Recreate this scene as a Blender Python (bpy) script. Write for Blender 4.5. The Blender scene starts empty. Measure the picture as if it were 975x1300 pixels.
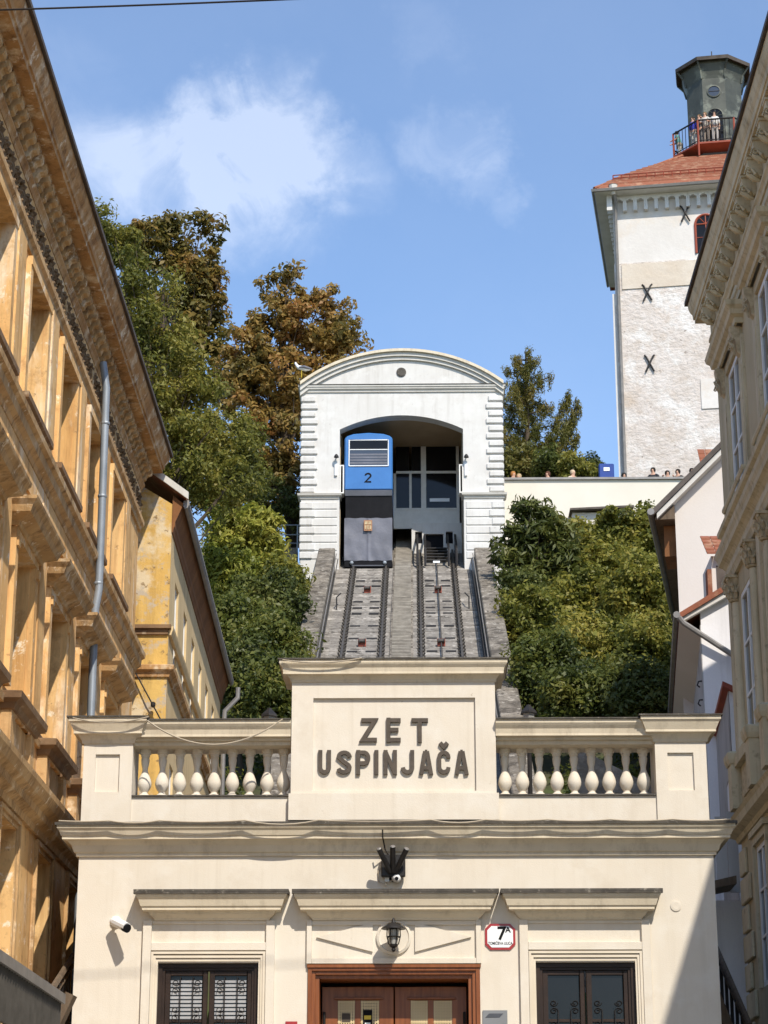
import bpy, bmesh, math, random
import numpy as np
from mathutils import Vector, Matrix

R = math.radians
scene = bpy.context.scene
COL = scene.collection
rnd = random.Random(7)

# ------------------------------------------------------------------ camera
CAM_F, CAM_P, CAM_A, CAM_Z = 2747.0, R(18.5), R(0.84), 1.6      # focal in px of a 1300 px tall frame
cam_d = bpy.data.cameras.new('camera')
cam_d.sensor_fit = 'VERTICAL'
cam_d.sensor_height = 24.0
cam_d.lens = 24.0 * CAM_F / 1300.0
cam_d.clip_end = 5000
cam = bpy.data.objects.new('camera', cam_d)
cam.location = (0, 0, CAM_Z)
cam.rotation_euler = (R(90) + CAM_P, 0, CAM_A)
COL.objects.link(cam)
scene.camera = cam


def ray(px, py):
    u = (px - 487.5) / CAM_F
    v = (650 - py) / CAM_F
    f = math.cos(CAM_P) - v * math.sin(CAM_P)
    z = math.sin(CAM_P) + v * math.cos(CAM_P)
    return (u * math.cos(CAM_A) - f * math.sin(CAM_A), u * math.sin(CAM_A) + f * math.cos(CAM_A), z)


def at(px, py, Y):
    x, y, z = ray(px, py)
    t = Y / y
    return Vector((x * t, Y, CAM_Z + z * t))


# ------------------------------------------------------------------ world, sun, exposure
SUN = Vector((0.40, -1.0, 1.16)).normalized()
world = bpy.data.worlds.new('World')
scene.world = world
world.use_nodes = True
wn, wl = world.node_tree.nodes, world.node_tree.links
wn.clear()
wo = wn.new('ShaderNodeOutputWorld')
bg = wn.new('ShaderNodeBackground')
bg.inputs['Strength'].default_value = 0.15
sky = wn.new('ShaderNodeTexSky')
sky.sky_type = 'NISHITA'
sky.sun_disc = False
sky.sun_elevation = math.asin(SUN.z)
sky.sun_rotation = math.atan2(SUN.x, SUN.y)
sky.altitude = 150
sky.air_density = 1.0
sky.dust_density = 0.3
sky.ozone_density = 3.2
tc = wn.new('ShaderNodeTexCoord')
nz1 = wn.new('ShaderNodeTexNoise')
nz1.inputs['Scale'].default_value = 9.0
nz1.inputs['Detail'].default_value = 8
nz1.inputs['Roughness'].default_value = 0.62
wl.new(tc.outputs['Generated'], nz1.inputs['Vector'])
# warped direction
sub = wn.new('ShaderNodeVectorMath'); sub.operation = 'SUBTRACT'
sub.inputs[1].default_value = (0.5, 0.5, 0.5)
wl.new(nz1.outputs['Color'], sub.inputs[0])
scl = wn.new('ShaderNodeVectorMath'); scl.operation = 'SCALE'
scl.inputs['Scale'].default_value = 0.085
wl.new(sub.outputs[0], scl.inputs[0])
addv = wn.new('ShaderNodeVectorMath'); addv.operation = 'ADD'
wl.new(tc.outputs['Generated'], addv.inputs[0])
nzf = wn.new('ShaderNodeTexNoise'); nzf.inputs['Scale'].default_value = 38.0; nzf.inputs['Detail'].default_value = 7; nzf.inputs['Roughness'].default_value = 0.65
wl.new(tc.outputs['Generated'], nzf.inputs['Vector'])
sub2 = wn.new('ShaderNodeVectorMath'); sub2.operation = 'SUBTRACT'; sub2.inputs[1].default_value = (0.5, 0.5, 0.5)
wl.new(nzf.outputs['Color'], sub2.inputs[0])
scl2 = wn.new('ShaderNodeVectorMath'); scl2.operation = 'SCALE'; scl2.inputs['Scale'].default_value = 0.035
wl.new(sub2.outputs[0], scl2.inputs[0])
add2 = wn.new('ShaderNodeVectorMath'); add2.operation = 'ADD'
wl.new(scl.outputs[0], add2.inputs[0]); wl.new(scl2.outputs[0], add2.inputs[1])
wl.new(add2.outputs[0], addv.inputs[1])


def wmath(op, a, b):
    n = wn.new('ShaderNodeMath'); n.operation = op
    for i, s in enumerate((a, b)):
        if isinstance(s, (int, float)):
            n.inputs[i].default_value = s
        else:
            wl.new(s, n.inputs[i])
    return n.outputs[0]


def cloud_blob(d, r, w):
    d = Vector(d).normalized()
    dn = wn.new('ShaderNodeVectorMath'); dn.operation = 'DISTANCE'
    wl.new(addv.outputs[0], dn.inputs[0])
    dn.inputs[1].default_value = d
    mr = wn.new('ShaderNodeMapRange'); mr.interpolation_type = 'SMOOTHSTEP'
    mr.inputs['From Min'].default_value = r
    mr.inputs['From Max'].default_value = r * 0.35
    mr.inputs['To Min'].default_value = 0
    mr.inputs['To Max'].default_value = w
    wl.new(dn.outputs['Value'], mr.inputs['Value'])
    return mr.outputs[0]


blobs = [(ray(330, 175), 0.052, 0.62), (ray(290, 130), 0.03, 0.42), (ray(395, 185), 0.036, 0.36),
         (ray(455, 212), 0.026, 0.26), (ray(330, 240), 0.05, 0.4), (ray(220, 245), 0.052, 0.42),
         (ray(130, 235), 0.045, 0.4), (ray(578, 178), 0.028, 0.42), (ray(615, 205), 0.018, 0.32),
         (ray(628, 255), 0.018, 0.25), (ray(60, 120), 0.05, 0.12), (ray(560, 40), 0.02, 0.1)]
cr = random.Random(11)
for k in range(16):                        # the same kind of small wisps all round the sky
    az = R(35 + k * 290 / 15)
    el = R(cr.uniform(18, 62))
    dv = (math.sin(az) * math.cos(el), math.cos(az) * math.cos(el), math.sin(el))
    blobs.append((dv, cr.uniform(0.05, 0.13), cr.uniform(0.3, 0.6)))
acc = None
for d, r_, w_ in blobs:
    o_ = cloud_blob(d, r_, w_)
    acc = o_ if acc is None else wmath('ADD', acc, o_)
nz2 = wn.new('ShaderNodeTexNoise')
nz2.inputs['Scale'].default_value = 22.0
nz2.inputs['Detail'].default_value = 9
nz2.inputs['Roughness'].default_value = 0.6
nz2.inputs['Distortion'].default_value = 1.1
wl.new(tc.outputs['Generated'], nz2.inputs['Vector'])
nr = wn.new('ShaderNodeMapRange')
nr.inputs['From Min'].default_value = 0.36
nr.inputs['From Max'].default_value = 0.62
nr.inputs['To Min'].default_value = 0.3
nr.inputs['To Max'].default_value = 1.0
wl.new(nz2.outputs['Fac'], nr.inputs['Value'])
dens = wmath('MULTIPLY', acc, nr.outputs[0])
dens = wmath('MULTIPLY', wmath('MINIMUM', dens, 0.75), 0.52)
nz3 = wn.new('ShaderNodeTexNoise')          # thin veil over the whole sky
nz3.inputs['Scale'].default_value = 3.0
nz3.inputs['Detail'].default_value = 6
wl.new(addv.outputs[0], nz3.inputs['Vector'])
vr = wn.new('ShaderNodeMapRange')
vr.inputs['From Min'].default_value = 0.45
vr.inputs['From Max'].default_value = 0.8
vr.inputs['To Max'].default_value = 0.10
wl.new(nz3.outputs['Fac'], vr.inputs['Value'])
dens = wmath('ADD', dens, vr.outputs[0])
cmix = wn.new('ShaderNodeMix'); cmix.data_type = 'RGBA'
wl.new(dens, cmix.inputs[0])
wl.new(sky.outputs[0], cmix.inputs[6])
cmix.inputs[7].default_value = (5.0, 5.3, 5.9, 1)
wl.new(cmix.outputs[2], bg.inputs['Color'])
wl.new(bg.outputs[0], wo.inputs['Surface'])

sun_d = bpy.data.lights.new('sun', 'SUN')
sun_d.energy = 3.4
sun_d.angle = R(0.5)
sun_d.color = (1.0, 0.93, 0.82)
sun = bpy.data.objects.new('sun', sun_d)
sun.rotation_euler = SUN.to_track_quat('Z', 'Y').to_euler()
sun.location = (20, -40, 60)
COL.objects.link(sun)

vs = scene.view_settings
vs.view_transform = 'Standard'
vs.look = 'None'
vs.gamma = 1
vs.exposure = 0.62
scene.render.resolution_x, scene.render.resolution_y = 768, 1024


# ------------------------------------------------------------------ materials
def mat(name, col, col2=None, scale=2.0, rough=0.85, bump=0.15, bscale=30, streak=None, streak_amt=0.6,
        metal=0.0, spec=0.3, patch=None, patch_scale=1.2, patch_pos=(0.5, 0.62), stretch=(1, 1, 1), sscale=(5, 5, 0.35), bdist=0.02, objrand=0.0, chips=()):
    m = bpy.data.materials.new(name)
    m.use_nodes = True
    n, l = m.node_tree.nodes, m.node_tree.links
    p = n['Principled BSDF']
    p.inputs['Roughness'].default_value = rough
    p.inputs['Metallic'].default_value = metal
    p.inputs['Specular IOR Level'].default_value = spec
    g = n.new('ShaderNodeNewGeometry')
    mp = n.new('ShaderNodeMapping'); mp.inputs['Scale'].default_value = stretch
    l.new(g.outputs['Position'], mp.inputs['Vector'])
    col2 = col2 or tuple(c * 0.82 for c in col)

    def noise(s, detail=6, vec=None, rgh=0.6):
        t = n.new('ShaderNodeTexNoise')
        t.inputs['Scale'].default_value = s
        t.inputs['Detail'].default_value = detail
        t.inputs['Roughness'].default_value = rgh
        l.new(vec if vec is not None else mp.outputs[0], t.inputs['Vector'])
        return t.outputs['Fac']

    def rng(fac, a, b):
        r = n.new('ShaderNodeMapRange')
        r.inputs['From Min'].default_value = a
        r.inputs['From Max'].default_value = b
        l.new(fac, r.inputs['Value'])
        return r.outputs[0]

    def mix(f, a, b):
        x = n.new('ShaderNodeMix'); x.data_type = 'RGBA'
        l.new(f, x.inputs[0])
        for i, s in ((6, a), (7, b)):
            if isinstance(s, tuple):
                x.inputs[i].default_value = (*s, 1)
            else:
                l.new(s, x.inputs[i])
        return x.outputs[2]

    def scaled(f, k):
        x = n.new('ShaderNodeMath'); x.operation = 'MULTIPLY'
        l.new(f, x.inputs[0]); x.inputs[1].default_value = k
        return x.outputs[0]
    c = mix(rng(noise(scale), 0.35, 0.65), col, col2)
    if streak:
        m2 = n.new('ShaderNodeMapping'); m2.inputs['Scale'].default_value = sscale
        l.new(g.outputs['Position'], m2.inputs['Vector'])
        c = mix(scaled(rng(noise(1.0, 5, m2.outputs[0], 0.7), 0.5, 0.72), streak_amt), c, streak)
    if patch:
        c = mix(rng(noise(patch_scale, 9, None, 0.65), *patch_pos), c, patch)
    for ccol, csc, lo, hi in chips:                   # soot blooms, peeled flakes: sharp-edged marks of their own
        c = mix(rng(noise(csc, 10, g.outputs['Position'], 0.7), lo, hi), c, ccol)
    fine = rng(noise(bscale * 2.3, 3), 0.3, 0.7)
    c = mix(scaled(fine, 0.12), c, tuple(x * 0.6 for x in col))
    if objrand:
        oi = n.new('ShaderNodeObjectInfo')
        c = mix(scaled(oi.outputs['Random'], objrand), c, tuple(x * 0.35 for x in col))
    l.new(c, p.inputs['Base Color'])
    if bump:
        b = n.new('ShaderNodeBump')
        b.inputs['Strength'].default_value = bump
        b.inputs['Distance'].default_value = bdist
        l.new(noise(bscale, 8), b.inputs['Height'])
        l.new(b.outputs[0], p.inputs['Normal'])
    return m


def leaf_mat(name, cols, spread=0.25, scale=0.5, trans=0.35):
    """cols: 4 leaf colours; each leaf its own tint, clumps drift between them"""
    m = bpy.data.materials.new(name)
    m.use_nodes = True
    n, l = m.node_tree.nodes, m.node_tree.links
    p = n['Principled BSDF']
    p.inputs['Roughness'].default_value = 0.5
    p.inputs['Specular IOR Level'].default_value = 0.35
    g = n.new('ShaderNodeNewGeometry')
    t = n.new('ShaderNodeTexNoise'); t.inputs['Scale'].default_value = scale
    t.inputs['Detail'].default_value = 3
    l.new(g.outputs['Position'], t.inputs['Vector'])
    a = n.new('ShaderNodeMath'); a.operation = 'MULTIPLY_ADD'
    l.new(g.outputs['Random Per Island'], a.inputs[0])
    a.inputs[1].default_value = 0.55
    b = n.new('ShaderNodeMath'); b.operation = 'MULTIPLY_ADD'
    l.new(t.outputs['Fac'], b.inputs[0])
    b.inputs[1].default_value = 2.0
    b.inputs[2].default_value = -0.78
    l.new(b.outputs[0], a.inputs[2])
    r = n.new('ShaderNodeValToRGB')
    e = r.color_ramp.elements
    e[0].position = 0.0; e[0].color = (*cols[0], 1)
    e[1].position = 1.0; e[1].color = (*cols[-1], 1)
    for i in range(1, len(cols) - 1):
        k = e.new(i / (len(cols) - 1)); k.color = (*cols[i], 1)
    l.new(a.outputs[0], r.inputs['Fac'])
    l.new(r.outputs['Color'], p.inputs['Base Color'])
    tr = n.new('ShaderNodeBsdfTranslucent')
    l.new(r.outputs['Color'], tr.inputs['Color'])
    mx = n.new('ShaderNodeMixShader'); mx.inputs[0].default_value = trans
    l.new(p.outputs[0], mx.inputs[1])
    l.new(tr.outputs[0], mx.inputs[2])
    l.new(mx.outputs[0], n['Material Output'].inputs['Surface'])
    return m


M = {}
M['cream'] = mat('cream_plaster', (0.70, 0.635, 0.535), (0.67, 0.60, 0.495), 0.8, 0.9, 0.15, 60, streak=(0.54, 0.47, 0.37), streak_amt=0.35, sscale=(8, 8, 0.3), patch=(0.71, 0.655, 0.565), patch_scale=2.5, patch_pos=(0.5, 0.7), chips=(((0.62, 0.545, 0.44), 1.3, 0.56, 0.72), ((0.46, 0.385, 0.29), 9.0, 0.66, 0.72)))
M['cream2'] = mat('cream_mouldings', (0.72, 0.635, 0.51), (0.66, 0.575, 0.45), 1.6, 0.85, 0.1, 50, streak=(0.5, 0.43, 0.32), streak_amt=0.35)
M['cap'] = mat('weathered_cap_plaster', (0.70, 0.61, 0.46), (0.63, 0.54, 0.40), 2.2, 0.85, 0.12, 50, streak=(0.36, 0.30, 0.215), streak_amt=0.55, sscale=(6, 6, 1.5))
M['flash'] = mat('dark_flashing', (0.055, 0.047, 0.038), (0.10, 0.088, 0.072), 6, 0.65, 0.2, 40, metal=0.1, patch=(0.30, 0.27, 0.22), patch_scale=11, patch_pos=(0.58, 0.7), chips=(((0.28, 0.25, 0.20), 14.0, 0.60, 0.68),))
M['letter'] = mat('letter_brown', (0.07, 0.055, 0.042), (0.10, 0.08, 0.062), 10, 0.7, 0.1, 60)
M['white'] = mat('white_plaster', (0.67, 0.65, 0.615), (0.61, 0.585, 0.545), 0.7, 0.9, 0.15, 30, streak=(0.46, 0.43, 0.385), streak_amt=0.55, sscale=(4, 4, 0.25), patch=(0.70, 0.685, 0.65), patch_scale=1.5, patch_pos=(0.5, 0.7), chips=(((0.56, 0.53, 0.485), 0.9, 0.54, 0.70), ((0.42, 0.39, 0.345), 5.0, 0.62, 0.70)))
M['white_trim'] = mat('white_trim', (0.64, 0.61, 0.555), (0.55, 0.52, 0.465), 1.5, 0.85, 0.08, 40, streak=(0.40, 0.37, 0.32), streak_amt=0.45)
M['ochre'] = mat('ochre_render', (0.80, 0.52, 0.235), (0.68, 0.385, 0.14), 1.0, 0.92, 0.4, 18,
                 streak=(0.34, 0.155, 0.048), streak_amt=0.9, patch=(0.84, 0.69, 0.49), patch_scale=1.7, patch_pos=(0.54, 0.66), stretch=(1, 1, 0.3), sscale=(3.2, 3.2, 0.28), chips=(((0.42, 0.225, 0.085), 2.6, 0.52, 0.70), ((0.86, 0.72, 0.53), 3.4, 0.59, 0.65), ((0.28, 0.15, 0.065), 9.0, 0.61, 0.70)))
M['ochre_dark'] = mat('ochre_mouldings', (0.62, 0.405, 0.195), (0.45, 0.27, 0.115), 1.4, 0.9, 0.4, 22,
                      streak=(0.16, 0.085, 0.035), streak_amt=0.85, patch=(0.76, 0.61, 0.41), patch_scale=2.2, patch_pos=(0.55, 0.68), chips=(((0.20, 0.115, 0.052), 3.0, 0.54, 0.68), ((0.80, 0.67, 0.49), 5.0, 0.59, 0.65)))
M['sill_top'] = mat('weathered_sheet_sills', (0.15, 0.085, 0.042), (0.24, 0.15, 0.08), 3, 0.8, 0.25, 30, patch=(0.42, 0.33, 0.22), patch_scale=5, patch_pos=(0.58, 0.7))
M['cornice_l'] = mat('stained_cornice', (0.58, 0.34, 0.145), (0.42, 0.215, 0.08), 1.0, 0.9, 0.3, 25,
                     streak=(0.15, 0.075, 0.03), streak_amt=0.85, patch=(0.76, 0.60, 0.40), patch_scale=2.6, patch_pos=(0.53, 0.66), chips=(((0.18, 0.095, 0.042), 2.8, 0.54, 0.68), ((0.82, 0.70, 0.52), 4.5, 0.58, 0.65)))
M['yellow'] = mat('yellow_render', (0.68, 0.45, 0.14), (0.58, 0.355, 0.10), 0.9, 0.92, 0.4, 14,
                  patch=(0.64, 0.52, 0.34), patch_scale=0.8, patch_pos=(0.53, 0.60), streak=(0.30, 0.18, 0.055), streak_amt=0.6, chips=(((0.46, 0.39, 0.30), 3.0, 0.54, 0.62), ((0.22, 0.145, 0.075), 7.0, 0.58, 0.66)))
M['yellow_side'] = mat('yellow_side_render', (0.70, 0.53, 0.29), (0.62, 0.455, 0.235), 1.0, 0.92, 0.2, 25, streak=(0.36, 0.24, 0.115), streak_amt=0.6)
M['soffit'] = mat('brown_soffit', (0.26, 0.11, 0.038), (0.17, 0.07, 0.024), 1.5, 0.8, 0.2, 25, streak=(0.08, 0.04, 0.018), streak_amt=0.6)
M['olive'] = mat('olive_stone', (0.62, 0.52, 0.34), (0.53, 0.44, 0.28), 1.4, 0.85, 0.2, 30, streak=(0.25, 0.185, 0.10), streak_amt=0.65, chips=(((0.26, 0.205, 0.125), 4.5, 0.56, 0.72),))
M['olive_wall'] = mat('olive_wall', (0.53, 0.43, 0.265), (0.46, 0.37, 0.22), 1.2, 0.9, 0.2, 30, streak=(0.25, 0.185, 0.10), streak_amt=0.5)
M['orn'] = mat('carved_ornament', (0.60, 0.48, 0.30), (0.36, 0.275, 0.16), 9, 0.9, 0.4, 30)
M['orn_dark'] = mat('soiled_relief', (0.13, 0.08, 0.042), (0.22, 0.145, 0.08), 9, 0.95, 0.4, 30)
M['tower'] = mat('whitewashed_rubble', (0.66, 0.60, 0.555), (0.56, 0.495, 0.44), 1.6, 0.95, 0.75, 4.5, patch=(0.52, 0.42, 0.33), patch_scale=0.55, patch_pos=(0.55, 0.72), stretch=(1, 1, 1.4), streak=(0.50, 0.42, 0.35), streak_amt=.55, sscale=(2.2, 2.2, 3.2), bdist=0.09, chips=(((0.54, 0.46, 0.39), 1.2, 0.54, 0.66), ((0.72, 0.69, 0.655), 0.8, 0.50, 0.62), ((0.32, 0.27, 0.23), 4.0, 0.62, 0.66)))
M['tower_s'] = mat('smooth_whitewash', (0.69, 0.655, 0.615), (0.63, 0.59, 0.545), 0.6, 0.95, 0.3, 4, patch=(0.64, 0.56, 0.47), patch_scale=0.45, patch_pos=(0.58, 0.72), bdist=0.05)
M['tower_g'] = mat('grey_corbel_band', (0.70, 0.68, 0.65), (0.60, 0.58, 0.55), 1.5, 0.9, 0.2, 10)
M['copper'] = mat('dark_copper', (0.06, 0.064, 0.054), (0.095, 0.10, 0.083), 1.2, 0.55, 0.2, 8, metal=0.2, patch=(0.17, 0.18, 0.145), patch_scale=1.3, patch_pos=(0.52, 0.62))
M['tile'] = mat('clay_tile', (0.30, 0.105, 0.055), (0.22, 0.078, 0.043), 3, 0.85, 0.4, 16, patch=(0.38, 0.20, 0.12), patch_scale=3, objrand=0.25)
M['redlead'] = mat('red_lead_paint', (0.33, 0.075, 0.04), (0.25, 0.06, 0.035), 2, 0.6, 0.1, 20)
M['iron'] = mat('black_iron', (0.022, 0.02, 0.02), (0.035, 0.032, 0.03), 8, 0.5, 0.1, 40, metal=0.3)
M['steel'] = mat('dark_rail_steel', (0.075, 0.068, 0.06), (0.12, 0.105, 0.09), 5, 0.5, 0.1, 30, metal=0.5)
M['galv'] = mat('galvanised_sheet', (0.30, 0.33, 0.36), (0.23, 0.255, 0.28), 2, 0.5, 0.05, 20, metal=0.25)
M['gutter'] = mat('painted_gutter', (0.20, 0.19, 0.18), (0.28, 0.26, 0.24), 3, 0.5, 0.1, 20, metal=0.3)
M['darkroof'] = mat('dark_roof_edge', (0.075, 0.06, 0.05), (0.12, 0.10, 0.085), 3, 0.8, 0.2, 20)
M['bed'] = mat('track_concrete', (0.34, 0.31, 0.27), (0.22, 0.195, 0.168), 1.1, 0.95, 0.7, 7, streak=(0.10, 0.086, 0.072), streak_amt=0.85, sscale=(0.5, 5, 5), patch=(0.46, 0.42, 0.365), patch_scale=2.0, patch_pos=(0.54, 0.68), bdist=0.08, objrand=0.6, chips=(((0.08, 0.07, 0.058), 3.0, 0.53, 0.63), ((0.52, 0.48, 0.42), 5.0, 0.56, 0.63)))
M['parapet'] = mat('old_concrete', (0.26, 0.225, 0.18), (0.15, 0.128, 0.10), 1.8, 0.95, 0.7, 7, patch=(0.075, 0.062, 0.048), patch_scale=1.3, patch_pos=(0.52, 0.66), streak=(0.36, 0.315, 0.26), streak_amt=.6, sscale=(1.5, 1.5, 1.5), bdist=0.06, objrand=0.35, chips=(((0.07, 0.058, 0.045), 1.6, 0.50, 0.60), ((0.40, 0.36, 0.30), 4.0, 0.55, 0.62), ((0.05, 0.042, 0.034), 6.0, 0.56, 0.62)))
M['stair'] = mat('stair_stone', (0.36, 0.325, 0.275), (0.24, 0.215, 0.18), 3.5, 0.95, 0.5, 10, streak=(0.13, 0.115, 0.095), streak_amt=0.8, sscale=(1, 5, 5))
M['wood_door'] = mat('varnished_door_wood', (0.27, 0.085, 0.022), (0.18, 0.052, 0.013), 1.5, 0.42, 0.1, 30, stretch=(14, 14, 1.2), spec=0.4)
M['wood_dark'] = mat('dark_brown_window_wood', (0.020, 0.011, 0.007), (0.034, 0.018, 0.011), 3, 0.5, 0.1, 30, spec=0.3)
M['wood_grey'] = mat('weathered_timber', (0.16, 0.115, 0.075), (0.10, 0.07, 0.045), 2, 0.85, 0.3, 20, stretch=(6, 6, 1))
M['white_paint'] = mat('white_painted_wood', (0.80, 0.775, 0.72), (0.72, 0.695, 0.64), 4, 0.6, 0.05, 40)
M['enamel'] = mat('white_enamel', (0.86, 0.86, 0.85), (0.83, 0.83, 0.82), 4, 0.25, 0, 40, spec=0.5)
M['red'] = mat('red_enamel', (0.36, 0.02, 0.018), (0.32, 0.018, 0.016), 4, 0.3, 0, 40, spec=0.5)
M['blue'] = mat('blue_car_paint', (0.05, 0.18, 0.45), (0.043, 0.16, 0.41), 2, 0.35, 0.03, 6, spec=0.4)
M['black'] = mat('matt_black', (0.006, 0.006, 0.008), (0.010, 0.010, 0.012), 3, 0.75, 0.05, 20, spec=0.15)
M['tarp'] = mat('grey_tarpaulin', (0.165, 0.168, 0.20), (0.115, 0.118, 0.14), 1.3, 0.55, 0.25, 5, spec=0.35, bdist=0.06)
M['grey_panel'] = mat('dark_grey_panel', (0.085, 0.088, 0.105), (0.065, 0.07, 0.082), 2, 0.5, 0.05, 20)
M['emblem'] = mat('wood_brass_emblem', (0.42, 0.22, 0.11), (0.33, 0.16, 0.08), 9, 0.5, 0.2, 30)
M['glass'] = mat('dark_glass', (0.008, 0.008, 0.009), (0.013, 0.013, 0.014), 1, 0.06, 0, 10, spec=0.25)
M['glass_sky'] = mat('reflecting_glass', (0.03, 0.035, 0.045), (0.045, 0.05, 0.06), 1, 0.02, 0, 10, spec=1.0, metal=0.0)
M['blind'] = mat('white_blind_slats', (0.62, 0.62, 0.63), (0.52, 0.52, 0.53), 2, 0.6, 0.0, 20)
M['interior'] = mat('dim_interior_plaster', (0.52, 0.42, 0.29), (0.46, 0.37, 0.25), 1, 0.9, 0.1, 20)
M['ceiling'] = mat('brown_boarded_ceiling', (0.50, 0.36, 0.21), (0.42, 0.30, 0.17), 1, 0.8, 0.1, 20)
M['plastic_w'] = mat('white_plastic', (0.78, 0.78, 0.77), (0.74, 0.74, 0.73), 3, 0.4, 0, 30, spec=0.5)
M['cable'] = mat('pale_cable', (0.46, 0.39, 0.29), (0.38, 0.32, 0.24), 4, 0.7, 0, 30)
M['cable_b'] = mat('dark_cable', (0.03, 0.025, 0.022), None, 4, 0.7, 0, 30)
M['bark'] = mat('tree_bark', (0.10, 0.075, 0.052), (0.062, 0.046, 0.032), 3, 0.95, 0.8, 12, stretch=(2, 2, 0.6))
M['bounce_paving'] = mat('bounce_pale_stone', (0.36, 0.335, 0.295), (0.30, 0.28, 0.245), 3, 0.9, 0.3, 30)  # street below view, made pale to bounce light onto the cornice undersides
M['soil'] = mat('hill_soil', (0.075, 0.07, 0.038), (0.05, 0.055, 0.024), 0.7, 0.98, 0.6, 6, patch=(0.06, 0.085, 0.025), patch_scale=0.6)
M['stone'] = mat('rubble_stone', (0.27, 0.235, 0.19), (0.17, 0.145, 0.115), 2.6, 0.95, 0.8, 5, patch=(0.36, 0.32, 0.26), patch_scale=3, bdist=0.1)
M['terrace'] = mat('terrace_plaster', (0.70, 0.655, 0.565), (0.66, 0.61, 0.515), 0.5, 0.92, 0.1, 20)
M['housew'] = mat('house_white', (0.66, 0.60, 0.54), (0.62, 0.56, 0.495), 0.5, 0.95, 0.15, 20)
M['houseb'] = mat('house_whitewash', (0.82, 0.795, 0.79), (0.76, 0.735, 0.725), 0.6, 0.95, 0.15, 14, streak=(0.5, 0.48, 0.46), streak_amt=0.4)
M['houseg'] = mat('house_grey_peeling', (0.50, 0.475, 0.45), (0.38, 0.36, 0.335), 1.0, 0.95, 0.3, 10, patch=(0.25, 0.23, 0.21), patch_scale=2.0, patch_pos=(0.58, 0.7), stretch=(1, 1, 0.5))
M['skin'] = mat('skin', (0.55, 0.33, 0.23), (0.5, 0.29, 0.2), 5, 0.6, 0, 30)
M['awn'] = mat('grey_awning_sheet', (0.085, 0.077, 0.066), (0.06, 0.054, 0.046), 4, 0.6, 0.1, 20, metal=0.1)
M['sign_grey'] = mat('grey_sign_sheet', (0.22, 0.225, 0.235), (0.2, 0.205, 0.21), 3, 0.4, 0, 20)
M['yel'] = mat('yellow_print', (0.7, 0.52, 0.06), (0.66, 0.48, 0.05), 3, 0.5, 0, 20)
M['lattice'] = mat('pale_lattice', (0.72, 0.58, 0.33), (0.62, 0.48, 0.26), 5, 0.5, 0, 20)
M['lampglass'] = mat('lantern_glass', (0.35, 0.34, 0.31), (0.3, 0.29, 0.27), 5, 0.15, 0, 20, spec=0.6)
M['slab'] = mat('pavement_slabs', (0.36, 0.335, 0.3), (0.3, 0.28, 0.25), 3, 0.9, 0.2, 30)


# ------------------------------------------------------------------ object helpers
WLOC = {}


def link(o, parent=None, wloc=(0, 0, 0)):
    COL.objects.link(o)
    wloc = Vector(wloc)
    WLOC[o.name] = wloc
    if parent is not None:
        o.parent = parent
        o.location = wloc - WLOC[parent.name]
    else:
        o.location = wloc
    return o


def tag(o, label=None, cat=None, group=None, kind=None):
    for k, v in (('label', label), ('category', cat), ('group', group), ('kind', kind)):
        if v:
            o[k] = v
    return o


def thing(name, label, cat, loc=(0, 0, 0), group=None):
    o = bpy.data.objects.new(name, None)
    o.empty_display_size = 0.3
    link(o, None, loc)
    return tag(o, label, cat, group)


class Fr:
    """facade frame: P(u along, o outwards, z up)"""
    def __init__(s, org, u, o):
        s.g = Vector((org[0], org[1], 0)); s.u = Vector((u[0], u[1], 0)).normalized(); s.o = Vector((o[0], o[1], 0)).normalized()

    def P(s, u, o, z):
        v = s.g + s.u * u + s.o * o
        return (v.x, v.y, z)


FW = Fr((0, 0), (1, 0), (0, 1))           # world axes


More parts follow.
